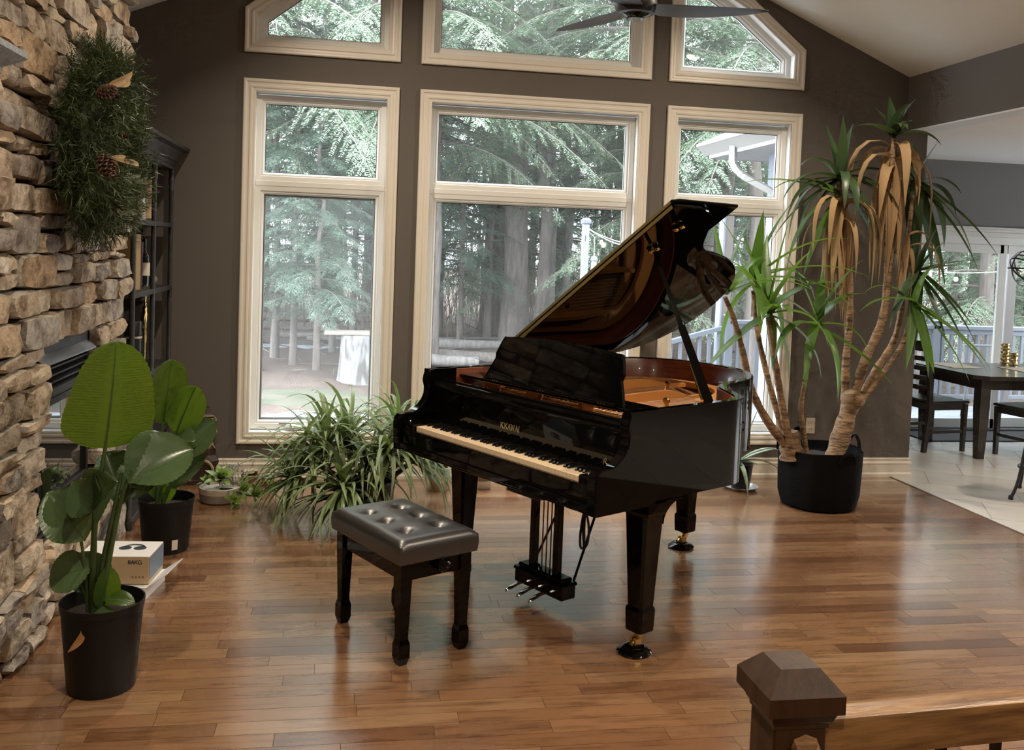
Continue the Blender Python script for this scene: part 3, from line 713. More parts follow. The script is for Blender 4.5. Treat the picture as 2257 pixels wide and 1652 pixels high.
for s in (-1, 1):
    mb = MB(); mb.box(-bl, bl, s*bw-.014, s*bw+.014, .345, .425, .004); obj('apron', mb, m_lac, bench)
    mb = MB(); mb.box(s*bl-.014, s*bl+.014, -bw, bw, .345, .425, .004); obj('apron', mb, m_lac, bench)
    mb = MB(); mb.lathe([(.012, .0), (.012, .018), (.030, .020), (.032, .030), (.030, .040), (.018, .044), (.014, .050), (.001, .052)], 20, (s*(bl+.012), .02, .395), Matrix.Rotation(s*math.pi/2, 3, 'Y')); obj('height_knob', mb, m_lac, bench, True, 40)
    for t in (-1, 1):
        mb = MB(); x, y = s*bl, t*bw
        def sq(w, z): h = w/2; return [(x-h, y-h, z), (x+h, y-h, z), (x+h, y+h, z), (x-h, y+h, z)]
        mb.loft([sq(a, z) for a, z in ((.052, .43), (.052, .34), (.040, .13), (.040, .105), (.052, .085), (.052, .03), (.040, .010), (.034, 0.))], True, True); obj('leg', mb, m_lac, bench)
# ------------------------------------------------------------------ outside: woods, deck, porch roof
GZ0 = -.5
m_ground = mat('leaf_litter', (0.0782, 0.0578, 0.0476), .95, var=((0.16, 0.133, 0.116), 1.3, (1, 1, 1), .35, .75), bump=(9, 1.0))
nt = m_ground.node_tree; N = nt.nodes; L = nt.links                                            # finer leaf mottling over the broad patches
bs = N['Principled BSDF']; src = bs.inputs['Base Color'].links[0].from_socket
vo = N.new('ShaderNodeTexVoronoi'); vo.inputs['Scale'].default_value = 11; tcx = N.new('ShaderNodeTexCoord'); L.new(tcx.outputs['Object'], vo.inputs['Vector'])
hs = N.new('ShaderNodeMix'); hs.data_type = 'RGBA'; hs.blend_type = 'MULTIPLY'; hs.inputs['Factor'].default_value = .75; rmp = N.new('ShaderNodeValToRGB')
rmp.color_ramp.elements[0].color = (.5, .42, .38, 1); rmp.color_ramp.elements[1].color = (1.25, 1.1, 1.0, 1)
L.new(vo.outputs['Color'], rmp.inputs[0]); L.new(src, hs.inputs['A']); L.new(rmp.outputs[0], hs.inputs['B']); L.new(hs.outputs['Result'], bs.inputs['Base Color'])
rg = random.Random(3)
def gz(x, y): return GZ0+.05*math.sin(x*.9+y*.4)+.05*math.sin(y*.7-x*.3)+max(0, y-14)*.012
mb = MB(); nx, ny = 60, 50; xs = [-30+75*i/nx for i in range(nx+1)]; ys = [.3+64*(j/ny)**1.6 for j in range(ny+1)]
for y in ys:
    for x in xs: mb.v.append((x, y, gz(x, y)+rg.uniform(-.02, .02)-(.03 if y < 3 else 0)))
for j in range(ny):
    for i in range(nx): mb.f.append((j*(nx+1)+i, j*(nx+1)+i+1, (j+1)*(nx+1)+i+1, (j+1)*(nx+1)+i))
tag(struct('ground_outside', mb, m_ground, None, True, 80), kind='structure')
def patch(name, c, rx, ry, h, mt, n=22, m=7, seed=0):
    r_ = random.Random(seed); mb = MB(); ph = [r_.uniform(0, 6.28) for _ in range(4)]
    for j in range(m+1):
        for i in range(n):
            a = 2*math.pi*i/n; t = max(.001, j/m); k = 1+.22*math.sin(2*a+ph[0])+.14*math.sin(5*a+ph[1])+.08*math.sin(9*a+ph[2])
            x, y = c[0]+rx*t*k*math.cos(a), c[1]+ry*t*k*math.sin(a); mb.v.append((x, y, gz(x, y)+h*(1-t**3)-.02*(j == m)+r_.uniform(0, .012)))
    for j in range(m):
        for i in range(n): mb.f.append((j*n+i, j*n+(i+1) % n, (j+1)*n+(i+1) % n, (j+1)*n+i))
    return obj(name, mb, mt, None, True, 80)
m_snow = mat('snow', (0.34, 0.367, 0.408), .8, bump=(7, .4))
tag(patch('snow', (-.8, 3.7), 3.6, 2.05, .05, m_snow, seed=1), 'bluish white snow lying on the ground against the house', 'snow', kind='stuff')
tag(patch('snow', (-1.9, 13.6), 1.1, .35, .05, m_snow, seed=2), 'thin strip of snow along the fallen branches in the woods', 'snow', kind='stuff')
m_grass = mat('thin_grass', (0.0578, 0.0714, 0.0374), .95, var=((0.109, 0.0986, 0.0748), 2.5, (1, 1, 1), .35, .65), bump=(20, .8))
tag(patch('grass', (-.6, 6.5), 2.3, .75, .012, m_grass, seed=5), 'worn green grass patch beyond the snow by the left window', 'grass', kind='stuff')
# ---- trees
m_bark = mat('bark_grey', (0.184, 0.16, 0.146), .95, var=((0.0952, 0.0816, 0.0734), 3, (5, 5, .8), .35, .7), bump=(9, 1.0, (4, 4, .6)))
m_bark2 = mat('bark_pale', (0.272, 0.258, 0.248), .95, var=((0.143, 0.129, 0.119), 3, (5, 5, .8), .35, .7), bump=(9, .8, (4, 4, .6)))
m_needle = leaf_mat('hemlock_needles', (0.0646, 0.102, 0.0782), (.215, .295, .225), .6, .25)
m_needle2 = leaf_mat('hemlock_needles_pale', (0.0714, 0.109, 0.0714), (.25, .325, .215), .6, .2)
m_twig = mat('bare_twig', (0.15, 0.129, 0.112), .9)
def big_mesh(name, verts, tris):
    me = bpy.data.meshes.new(name); n, k = len(verts), len(tris)
    me.vertices.add(n); me.vertices.foreach_set('co', np.asarray(verts, dtype=np.float32).ravel())
    me.loops.add(3*k); me.loops.foreach_set('vertex_index', np.asarray(tris, dtype=np.int32).ravel())
    me.polygons.add(k); me.polygons.foreach_set('loop_start', np.arange(0, 3*k, 3, dtype=np.int32)); me.polygons.foreach_set('loop_total', np.full(k, 3, dtype=np.int32))
    me.update(calc_edges=True); return me
def trunk_mb(H, r, seed, n=9, lean=.0):
    r_ = random.Random(seed); mb = MB(); pts = []; rad = []
    for i in range(11):
        t = i/10; pts.append((lean*H*t+r_.uniform(-1, 1)*.02*H*t*(1-t)*2, r_.uniform(-1, 1)*.012*H*t, H*t)); rad.append(r*(1.25-.25*min(1, t*12))*(1-t*.86))
    pts[0] = (0, 0, -.15); mb.tube(pts, rad, n); return mb
def hemlock_parts(seed, H, r, zmin, nb, spread, droop=.25, dens=1.):
    """trunk, limbs and needle sprays of a hemlock standing at the origin"""
    r_ = np.random.RandomState(seed); V = []; limbs = MB()
    for b in range(nb):
        t = (b+r_.rand())/nb; h = zmin+(H*.98-zmin)*t**1.05; a = b*2.399+r_.uniform(-.5, .5)
        ln = spread*(1.02-t)**.75*r_.uniform(.7, 1.12); dirh = np.array([math.cos(a), math.sin(a), 0.]); side = np.array([-dirh[1], dirh[0], 0.])
        up0 = r_.uniform(.02, .22); m = 9; sp = []
        for i in range(m+1):
            s = i/m; sp.append(np.array([0, 0, h])+dirh*ln*s+np.array([0, 0, ln*(up0*s-(droop+.12*(1-t))*s**2.2)]))
        limbs.tube(sp, [max(.004, .018*ln/2*(1-i/m*.85)) for i in range(m+1)], 4, False)
        nl = int(13*ln/2*dens)+5
        for q in range(nl):
            s = .12+.88*(q+r_.rand())/nl; k = min(m-1, int(s*m)); f = s*m-k; base = sp[k]*(1-f)+sp[k+1]*f
            tang = sp[k+1]-sp[k]; tang = tang/np.linalg.norm(tang)
            for sg in (-1, 1):
                bl = ln*.36*(1.08-s)*r_.uniform(.6, 1.2)+.10; bd = tang*.72+side*sg*.75+np.array([0, 0, r_.uniform(-.32, .02)]); bd /= np.linalg.norm(bd)
                nrm = np.cross(bd, tang)*sg; nrm /= np.linalg.norm(nrm)+1e-9; lat = np.cross(nrm, bd)
                kt = max(5, int(bl/.028)); u = (np.arange(kt)+.3)/kt
                cen = base[None]+bd[None]*(bl*u)[:, None]+np.array([0, 0, -1.])[None]*(.22*bl*u**2)[:, None]
                for s2 in (-1, 1):
                    tl = (.078*(1.15-.7*u))*r_.uniform(.75, 1.25, kt); td = bd[None]*.62+lat[None]*s2*.8+r_.uniform(-.22, .22, (kt, 3))+np.array([0, 0, -.12])
                    td /= np.linalg.norm(td, axis=1)[:, None]; wv = np.cross(td, nrm[None]+r_.uniform(-.5, .5, (kt, 3))); wv /= np.linalg.norm(wv, axis=1)[:, None]+1e-9; wd = .0088
                    p0 = cen-wv*wd*.4; p1 = cen+td*tl[:, None]*.5+wv*wd; p2 = cen+td*tl[:, None]; p3 = cen+td*tl[:, None]*.5-wv*wd
                    V.append(np.stack([p0, p1, p2, p0, p2, p3], 1).reshape(-1, 3))
    V = np.concatenate(V); return trunk_mb(H, r, seed), limbs, big_mesh('needles', V, np.arange(len(V)).reshape(-1, 3))
def tree(root_name, parts, mt_bark, mt_leaf):
    t = empty(root_name); obj('trunk', parts[0], mt_bark, t, True, 80)
    o = obj('branch', parts[1], mt_bark, t, True, 80, fix=False); o['kind'] = 'stuff'
    o = link('foliage', parts[2], mt_leaf, t); o['kind'] = 'stuff'; return t
protoA = tree('hemlock_tree', hemlock_parts(1, 9.5, .075, 1.35, 92, 1.9, .30), m_bark, m_needle)           # slim young hemlock
protoB = tree('hemlock_tree', hemlock_parts(2, 14., .17, 2.6, 105, 3.0, .34, .8), m_bark, m_needle)         # tall hemlock
protoC = tree('hemlock_tree', hemlock_parts(3, 13., .15, 1.2, 105, 2.7, .38, .85), m_bark, m_needle2)        # paler, skirted to the ground
protoD = tree('hemlock_tree', hemlock_parts(8, 14., .16, 4.4, 100, 3.6, .40, .9), m_bark, m_needle2)       # high crown with long sweeping boughs
used = set()
def plant(proto, px, py, sc, rz, label, group=None, y=None, x=None):
    g = P(px, py, z=GZ0) if y is None else Vector((x, y, 0))
    t = proto if proto.name not in used else copy_tree(proto); used.add(proto.name)
    t.location = (g.x, g.y, gz(g.x, g.y)); t.rotation_euler = (0, 0, rz); t.scale = (sc, sc, sc*rg.uniform(.95, 1.08)); tag(t, label, 'tree', group); return t
near = [(protoA, 604, 795, 1.0, .3, 'slim hemlock at the far edge of the left window, nearest its frame'), (protoA, 645, 812, .84, 1.7, 'slim hemlock with a crooked lower trunk in the left window'),
        (protoA, 697, 820, .78, 2.9, 'slim hemlock in front of the others in the left window, beside the stump'), (protoA, 778, 748, 1.15, 4.0, 'hemlock with a straight dark trunk behind the stump and plank'),
        (protoA, 1012, 765, .92, .9, 'slim hemlock just inside the left edge of the middle window'), (protoA, 968, 745, 1.05, 2.2, 'hemlock with twin thin trunks behind the piano music desk'),
        (protoB, 905, 742, .85, 5.1, 'hemlock hidden behind the wall pier between the left and middle windows')]
for a in near: plant(a[0], a[1], a[2], a[3], a[4], a[5])
for k, (x, y, s, pr_, lb) in enumerate([(-4.2, 13.0, .95, protoC, 'pale green hemlock behind the chimney side of the left window'), (4.8, 10.2, .86, protoC, 'pale green hemlock behind the porch gutter in the right window'),
        (6.9, 11.5, .95, protoC, 'hemlock seen above the deck rail between the right window and the sliding door'), (10.2, 8.6, .80, protoC, 'bright green hemlock filling the sliding door glass beyond the deck rail'), (12.6, 9.6, .9, protoC, 'hemlock at the far side of the sliding door view'), (8.4, 13.5, 1.0, protoB, 'dark hemlock behind the sliding door trees'), (.9, 10.6, .86, protoD, 'high crowned hemlock with pale boughs hanging into the upper middle window'), (3.5, 13.2, 1., protoD, 'high crowned hemlock above the white deck post'), (9.7, 7.0, .92, protoC, 'bright hemlock close behind the deck rail in the sliding door'), (11.6, 7.9, .95, protoC, 'bright hemlock at the picture edge of the sliding door'), (.35, 9.3, 1.02, protoD, 'high crowned hemlock whose trunk hides behind the pier between left and middle windows'), (4.3, 9.4, 1.05, protoD, 'high crowned hemlock whose trunk hides behind the pier beside the right window'), (6.6, 9.2, 1.0, protoD, 'high crowned hemlock standing right of the right window'), (-2.2, 9.0, 1.0, protoD, 'high crowned hemlock standing left of the left window'), (-2.6, 12.5, 1., protoD, 'high crowned hemlock over the upper left window'), (5.6, 12.6, 1., protoD, 'high crowned hemlock filling the angled upper right window')]):
    plant(pr_, 0, 0, s, k*1.3+.4, lb, None, y, x)
for k in range(40):
    x = -9+30*((k*.618) % 1)+rg.uniform(-1, 1); y = 16+rg.uniform(0, 15)
    plant([protoB, protoC, protoB, protoA][k % 4], 0, 0, rg.uniform(.9, 1.35), rg.uniform(0, 6), 'hemlock standing deep in the woods beyond the windows', 'hemlocks deep in the woods', y, x)
# mature trunks in the middle window
def big_trunk(px, py, r, H, lean, mt, label, seed):
    g = P(px, py, z=GZ0); t = thing('mature_tree', label, 'tree', (g.x, g.y, gz(g.x, g.y)))
    obj('trunk', trunk_mb(H, r, seed, 14, lean), mt, t, True, 80); r_ = random.Random(seed)
    for q in range(16):
        h = H*(.14+.5*r_.random()); a = r_.uniform(2.2, 6.4); ln = r_.uniform(.9, 2.6); sp = [Vector((lean*h, 0, h))+Vector((math.cos(a)*ln*s, math.sin(a)*ln*s, -.28*ln*s*s+.1*ln*s+r_.uniform(-.04, .04))) for s in (0, .25, .5, .75, 1.)]
        mb = MB(); mb.tube(sp, [.022, .017, .012, .008, .003], 5, False)
        for w_ in range(6):
            i = r_.randint(1, 4); d = Vector((r_.uniform(-.5, .5), r_.uniform(-.5, .5), r_.uniform(-.5, .1))); mb.tube([sp[i], sp[i]+d*.5, sp[i]+d+Vector((0, 0, -.12))], [.006, .004, .001], 4, False)
        o = obj('dead_branch', mb, m_twig, t, True, 80, fix=False)
    return t
big_trunk(1132, 768, .30, 16, .004, m_bark, 'thick grey-brown trunk in the middle window behind the music desk', 31)
big_trunk(1207, 752, .155, 15, .0, m_bark2, 'pale straight trunk beside the thick trunk in the middle window', 32)
big_trunk(1232, 745, .13, 15, .045, m_bark2, 'pale leaning trunk left of the white deck post', 33)
big_trunk(1067, 728, .15, 14, .0, m_bark, 'dark trunk with flared foot farther back in the middle window', 34)
big_trunk(1330, 745, .17, 15, -.01, m_bark, 'dark trunk behind the white deck post', 35)
big_trunk(1545, 745, .20, 15, .0, m_bark, 'dark bare-limbed trunk high in the right window', 36)
# bare trunks of the deeper woods
tm = [mesh(trunk_mb(11, .07, 50+i, 6, .01*(i-1)), True, 80, 'bare_trunk') for i in range(3)]
for k in range(120):
    x = -12+42*((k*.7548) % 1)+rg.uniform(-.6, .6); y = 14.5+26*((k*.5698) % 1)
    o = link('bare_trunk', tm[k % 3], m_bark2 if k % 3 else m_bark, None); s = rg.uniform(.6, 1.5); o.location = (x, y, gz(x, y)); o.rotation_euler = (rg.uniform(-.04, .04), rg.uniform(-.04, .04), rg.uniform(0, 6)); o.scale = (s, s, rg.uniform(.8, 1.2))
    tag(o, 'thin bare grey trunk among the far woods', 'tree trunk', 'bare trunks deep in the woods')
# fallen logs and sticks
for k, (px, py, ln, r_, a) in enumerate([(760, 735, 3.4, .06, .12), (640, 722, 3.0, .05, -.05), (990, 770, 2.6, .13, .1), (1010, 795, 2.4, .14, -.06), (960, 800, 1.6, .13, .02), (1060, 750, 3.2, .05, .3), (840, 745, 3.4, .05, -.1), (700, 712, 4., .06, .03)]):
    g = P(px, py, z=GZ0+.05); d = Vector((math.cos(a), math.sin(a), 0))*ln/2; mb = MB(); q = [-d, -d*.4+Vector((0, .03, r_*.2)), d*.3, d]
    mb.tube(q, [r_, r_*.95, r_*.85, r_*.7], 9)
    o = obj('fallen_log', mb, m_bark if k % 2 else m_bark2, None, True, 60, loc=(g.x, g.y, gz(g.x, g.y)+r_*.8))
    tag(o, 'fallen log lying on the leaf litter in the woods', 'log', 'fallen logs in the woods')
mb = MB()
for k in range(260):
    x, y = rg.uniform(-5, 8), rg.uniform(9, 20); a = rg.uniform(0, 6.28); ln = rg.uniform(.2, 1.1); z = gz(x, y)+rg.uniform(0, .12); d = Vector((math.cos(a), math.sin(a), rg.uniform(-.1, .35)))*ln
    mb.tube([Vector((x, y, z)), Vector((x, y, z))+d], [.012, .005], 4, False)
mb2 = MB()
for k in range(2600):
    x, y = rg.uniform(-10, 18), rg.uniform(15, 34); z = gz(x, y); h = rg.uniform(.8, 4.5)*rg.uniform(.5, 1); d = Vector((rg.uniform(-.35, .35), rg.uniform(-.2, .2), 1))*h; p = Vector((x, y, z)); mb2.tube([p, p+d*.5+Vector((rg.uniform(-.1, .1), 0, 0)), p+d], [.014, .010, .004], 3, False)
tag(obj('undergrowth', mb2, mat('thicket_twig', (0.23, 0.178, 0.14), .9), None, fix=False), 'bare brown thicket of thin saplings filling the far woods', 'thicket', kind='stuff')
tag(obj('brushwood', mb, m_twig, None, fix=False), 'scattered dead sticks and brush on the forest floor', 'brush', kind='stuff')
# stump with a plank across it
g = P(790, 846, z=GZ0); st = thing('tree_stump', 'pale peeling tree stump outside the left window with a plank laid on top', 'stump', (g.x, g.y+.3, gz(g.x, g.y)))
mb = MB(); rings = []
for z, r_ in ((-.1, .36), (.0, .34), (.12, .315), (.45, .30), (.76, .295)):
    rings.append([(r_*(1+.06*math.sin(3*a)+.04*math.sin(7*a+z*3))*math.cos(a), r_*(1+.06*math.sin(3*a)+.04*math.sin(7*a+z*3))*math.sin(a), z) for a in [2*math.pi*i/28 for i in range(28)]])
mb.loft(rings, True, True); obj('stump_body', mb, mat('peeled_bark', (0.245, 0.252, 0.262), .9, var=((0.102, 0.0918, 0.085), 3.2, (3, 3, .9), .44, .60), bump=(7, 1.0, (3, 3, .7))), st, True, 50)
mb = MB(); mb.box(-.55, .62, -.16, .16, .76, .82, .008); tag(obj('plank_seat', mb, mat('weathered_board', (0.245, 0.218, 0.184), .9, var=((0.163, 0.143, 0.122), 4, (1, 8, 8), .4, .7)), None, loc=(g.x, g.y+.3, gz(g.x, g.y)+.002)), 'weathered board resting across the top of the tree stump', 'board')
g = P(731, 775, z=GZ0); mb = MB(); mb.tube([(0, 0, -.1), (0, 0, .2), (.01, 0, .42)], [.085, .07, .066], 10); tag(obj('post_stub', mb, m_bark, None, True, 60, loc=(g.x, g.y, gz(g.x, g.y))), 'short dark stub of a cut trunk standing left of the pale stump', 'stump')
# ---- deck, railing and lights
m_deckw = mat('deck_board', (0.231, 0.252, 0.292), .7, var=((0.313, 0.333, 0.374), 2, (1, 6, 1), .4, .65))
m_rail = mat('rail_paint', (0.153, 0.167, 0.194), .5)
m_railw = mat('post_paint', (0.245, 0.272, 0.326), .5)
DZ0 = -.09
deck = empty('deck_outside'); deck['kind'] = 'structure'
bm_ = mesh(MB().box(-3.3, 3.3, -.068, .068, -.03, 0, .004), name='deck_board')
for k in range(14):
    o = link('deck_board', bm_, m_deckw, deck); o.location = (6.3, DY+.20+.142*k, DZ0)
bm2_ = mesh(MB().box(-.25, .25, -.068, .068, -.03, 0, .004), name='deck_board')
mb = MB(); mb.box(3.0, 9.6, DY+.12, 3.95, -.5, DZ0-.03); obj('deck_joists', mb, m_bark, deck)
RY = 3.92
rail = thing('deck_railing', 'pale blue-grey deck railing with square balusters outside the sliding door', 'railing', (0, RY, 0))
mb = MB(); mb.box(3.95, 9.6, -.05, .05, .90, .955, .008); obj('top_rail', mb, m_rail, rail)
mb = MB(); mb.box(3.95, 9.6, -.025, .025, .84, .90, .004); obj('rail_board', mb, m_rail, rail)
mb = MB(); mb.box(3.95, 9.6, -.025, .025, .02, .07, .004); obj('bottom_rail', mb, m_rail, rail)
bal = mesh(MB().box(-.019, .019, -.019, .019, .07, .84), name='baluster')
for k in range(44):
    o = link('baluster', bal, m_rail, rail); o.location = (4.08+.125*k, 0, 0)
for x in (3.95, 6.72, 9.2):
    mb = MB(); mb.box(x-.05, x+.05, -.05, .05, DZ0, .99, .004); mb.box(x-.065, x+.065, -.065, .065, .99, 1.02, .01); obj('rail_post', mb, m_rail, rail)
# stair rail going down from the deck
sr = thing('stair_railing', 'grey sloped stair railing with balusters seen under the piano lid', 'railing', (3.05, 3.92, 0))
mb = MB(); a, b = Vector((0, 0, .62)), Vector((.85, 0, .86))
def bar(mb, a, b, w_, h): 
    d = (b-a).normalized(); n = d.cross(Vector((0, 0, 1))).normalized()*w_/2; u = Vector((0, 0, h/2))
    mb.add([a-n-u, a+n-u, a+n+u, a-n+u, b-n-u, b+n-u, b+n+u, b-n+u], [(0, 1, 2, 3), (4, 5, 6, 7), (0, 1, 5, 4), (1, 2, 6, 5), (2, 3, 7, 6), (3, 0, 4, 7)])
bar(mb, a, b, .09, .05); obj('top_rail', mb, m_rail, sr)
mb = MB(); bar(mb, a-Vector((0, 0, .75)), b-Vector((0, 0, .8)), .04, .05); obj('bottom_rail', mb, m_rail, sr)
for k in range(7):
    t = (k+.5)/7; p = a+(b-a)*t; mb = MB(); mb.box(p.x-.018, p.x+.018, -.018, .018, p.z-.76, p.z-.02); obj('baluster', mb, m_rail, sr)
# tall deck post with lights and a feeder
pp = P(1292, 482, y=4.2); post = thing('deck_post', 'tall white square post with cap in the middle window', 'post', (pp.x, 4.2, 0))
mb = MB(); mb.box(-.038, .038, -.038, .038, GZ0-.1, pp.z-.06, .004); obj('post_shaft', mb, m_railw, post)
mb = MB(); mb.box(-.055, .055, -.055, .055, pp.z-.06, pp.z-.02, .006); mb.loft([[(-.055, -.055, pp.z-.02), (.055, -.055, pp.z-.02), (.055, .055, pp.z-.02), (-.055, .055, pp.z-.02)], [(-.03, -.03, pp.z+.01), (.03, -.03, pp.z+.01), (.03, .03, pp.z+.01), (-.03, .03, pp.z+.01)]], True, True); obj('post_cap', mb, m_rail, post)
mb = MB(); mb.tube([(-.01, -.04, pp.z-.22), (-.01, -.05, pp.z-.20), (-.012, -.05, pp.z-.27)], .004, 5); obj('hook', mb, m_seal, post)
m_wire = mat('white_wire', (.75, .76, .78), .5); m_bulb = mat('bulb_glass', (.85, .85, .82), .15)
def string_light(p0, p1, sag, n, label):
    t = thing('string_light', label, 'string light', p0); p0, p1 = V3(p0), V3(p1)
    pts = [(p1-p0)*s+Vector((0, 0, -4*sag*s*(1-s))) for s in [i/16 for i in range(17)]]; mb = MB(); mb.tube(pts, .006, 5); obj('wire', mb, m_wire, t, True)
    for k in range(n):
        q = pts[int((k+.6)*16/n)]; mb = MB(); mb.lathe([(.012, 0), (.013, -.05), (.001, -.051)], 8, q); s_ = obj('socket', mb, m_seal, t, True)
        mb = MB(); mb.sphere(q+Vector((0, 0, -.08)), .028, 10, 8, (1, 1, 1.25)); obj('bulb', mb, m_bulb, s_, True)
string_light((pp.x+.04, 4.18, pp.z-.12), (3.55, 3.6, 2.35), .35, 4, 'white wire string light sagging from the deck post toward the porch')
string_light((pp.x+.04, 4.2, pp.z-.13), (4.2, 6.5, 1.9), .12, 4, 'white wire string light running from the deck post back to the trees')
string_light((5.6, 3.9, 1.72), (9.2, 3.9, 2.0), .22, 6, 'white wire string light hung across the deck outside the sliding door')
fd_ = thing('bird_feeder', 'hanging cylindrical bird feeder with domed lid by the deck post', 'bird feeder', (pp.x+.115, 4.2, pp.z-.50))
mb = MB(); mb.lathe([(.038, -.20), (.038, 0)], 16); obj('feeder_tube', mb, mat('seed_tube', (0.34, 0.313, 0.286), .4), fd_, True, 40)
mb = MB(); mb.lathe([(.052, 0), (.05, .02), (.035, .045), (.01, .06), (.001, .062)], 16); mb.lathe([(.05, -.20), (.05, -.215), (.001, -.216)], 16); obj('feeder_lid', mb, m_rail, fd_, True, 40)
mb = MB(); mb.tube([(0, 0, .06), (0, 0, .28), (-.07, 0, .34)], .004, 5); obj('hanger', mb, m_wire, fd_)
# ---- porch roof with gutter and downspout
EX, EZ = 3.47, 2.93
porch = thing('porch_roof', 'white porch roof corner with gutter and ribbed downspout in the right window', 'porch roof', (0, 0, 0))
m_gut = mat('gutter_white', (0.272, 0.262, 0.248), .5); m_soff = mat('soffit_white', (0.313, 0.313, 0.313), .6)
YC = 3.70
gp = [(0, 0), (-.10, .09), (-.115, .10), (-.115, .135), (-.10, .135), (0, .12)]
mb = MB(); mb.loft([[(EX+u, y, EZ+z-.05) for u, z in gp] for y in (.9, YC)], True, True); obj('gutter', mb, m_gut, porch)
mb = MB(); mb.loft([[(x, YC+.10-u*0-(.10+u), EZ+z-.05) for u, z in gp] for x in (EX, 7.5)], True, True); obj('gutter', mb, m_gut, porch)
mb = MB(); mb.box(EX, EX+.02, .9, YC-.1, EZ-.09, EZ+.08); mb.box(EX, 7.5, YC-.12, YC-.10, EZ-.09, EZ+.08); obj('fascia', mb, m_gut, porch)
sl = mesh(MB().box(-.046, .046, 0, YC-.13-.9, 0, .008, .002), name='soffit_slat')
for k in range(8):
    o = link('soffit_slat', sl, m_soff, porch); o.location = (EX+.07+.098*k, .9, EZ-.085)
mb = MB(); mb.add([(EX-.09, YC+.05, EZ+.09), (7.5, YC+.05, EZ+.09), (7.5, 2.2, EZ+.9), (5.0, 2.2, EZ+.9), (EX-.09, .9, EZ+.09), (5.0, .9, EZ+.9)], [(0, 1, 2, 3), (0, 3, 5, 4)]); obj('roof_plane', mb, mat('snowy_roof', (0.313, 0.34, 0.381), .8), porch)
d0 = P(1621, 352, x=EX); dy = d0.y
mb = MB(); path = smooth_path([(EX-.03, dy, EZ-.02), (EX-.03, dy, EZ-.12), (EX-.02, dy-.01, EZ-.22), (EX+.05, dy-.05, EZ-.32), (EX+.16, dy-.12, EZ-.40), (EX+.32, dy-.22, EZ-.50), (EX+.40, dy-.27, EZ-.56), (EX+.44, dy-.29, EZ-.66), (EX+.44, dy-.29, -.4)], 5)
rad = [.046+.004*(i % 2) if 4 < i < 18 else .046 for i in range(len(path))]; mb.tube(path, rad, 4, flat=.8); obj('downspout', mb, m_gut, porch)
p2 = P(1604, 482, y=4.0)
t = thing('deck_post', 'tall tan square post with white edge under the piano lid in the right window', 'post', (p2.x, 4.0, 0))
mb = MB(); mb.box(-.06, .06, -.06, .06, GZ0-.1, p2.z+.12, .004); obj('post_shaft', mb, mat('tan_post', (0.184, 0.16, 0.143), .7), t)
mb = MB(); mb.box(-.075, -.045, -.068, .068, GZ0-.1, p2.z+.12, .004); obj('corner_board', mb, m_railw, t)
p3 = P(1716, 400, y=2.75)
for x, y, lb in ((p3.x, 2.75, 'square porch column beside the downspout at the right window edge'), (7.4, 3.55, 'square porch post seen through the sliding door')):
    t = thing('porch_post', lb, 'post', (x, y, 0)); mb = MB(); mb.box(-.075, .075, -.075, .075, DZ0, EZ-.08, .004); obj('post_shaft', mb, mat('porch_post_paint', (0.17, 0.15, 0.136), .6), t)
    mb = MB(); mb.box(-.085, -.055, -.085, .085, DZ0, EZ-.08, .004); obj('corner_board', mb, m_railw, t)
# ------------------------------------------------------------------ fireplace insert
m_iron = mat('black_iron', (.018, .018, .019), .42, .4)
m_steelb = mat('grey_hood_metal', (.30, .33, .37), .35, .7)
fp = thing('fireplace_insert', 'black metal gas fireplace with louvres and glass door set in the stone wall', 'fireplace', (SX-.045, (FPY0+FPY1)/2, FPZ0))
HWf = (FPY1-FPY0)/2-.012; HF = FPZ1-FPZ0-.01
def fbox(name, x0, x1, y0, y1, z0, z1, mt, b=.003, par=None):
    mb = MB(); mb.box(x0, x1, y0, y1, z0, z1, b); return obj(name, mb, mt, par or fp)
fbox('side_panel', -.30, .0, -HWf, -HWf+.03, 0, HF, m_iron); fbox('side_panel', -.30, .0, HWf-.03, HWf, 0, HF, m_iron)
fbox('top_panel', -.30, 0, -HWf, HWf, HF-.05, HF, m_iron)
mb = MB(); mb.add([(-.01, -HWf+.02, HF-.045), (-.01, HWf-.02, HF-.045), (.035, HWf-.01, HF-.085), (.035, -HWf+.01, HF-.085), (-.01, -HWf+.02, HF-.05), (-.01, HWf-.02, HF-.05), (.033, HWf-.01, HF-.092), (.033, -HWf+.01, HF-.092)], [(0, 1, 2, 3), (4, 5, 6, 7), (3, 2, 6, 7)]); obj('hood', mb, m_steelb, fp)
def louvre(z, d=.0):
    mb = MB(); mb.add([(-.035, -HWf+.03, z+.020), (-.035, HWf-.03, z+.020), (.0, HWf-.03, z), (.0, -HWf+.03, z), (-.035, -HWf+.03, z+.014), (-.035, HWf-.03, z+.014), (.0, HWf-.03, z-.008), (.0, -HWf+.03, z-.008)], [(0, 1, 2, 3), (4, 5, 6, 7), (2, 3, 7, 6)]); obj('louvre', mb, m_iron, fp)
for k in range(4): louvre(HF-.118-.033*k)
fbox('rail', -.05, .002, -HWf+.03, HWf-.03, HF-.255, HF-.225, m_iron)
for z0, z1 in ((HF-.285, HF-.255), (.155, .185)): fbox('door_frame', -.03, .008, -HWf+.03, HWf-.03, z0, z1, m_iron)
for s in (-1, 1): fbox('door_frame', -.03, .008, s*(HWf-.03)-.0, s*(HWf-.06), .155, HF-.255, m_iron)
mb = MB(); mb.box(-.012, -.008, -HWf+.05, HWf-.05, .18, HF-.28); obj('glass_door', mb, mat('fire_glass', (.012, .014, .015), .02, spec=1.), fp)
fbox('bottom_rail', -.05, .004, -HWf+.03, HWf-.03, .13, .15, m_steelb)
for k in range(4): louvre(.105-.03*k)
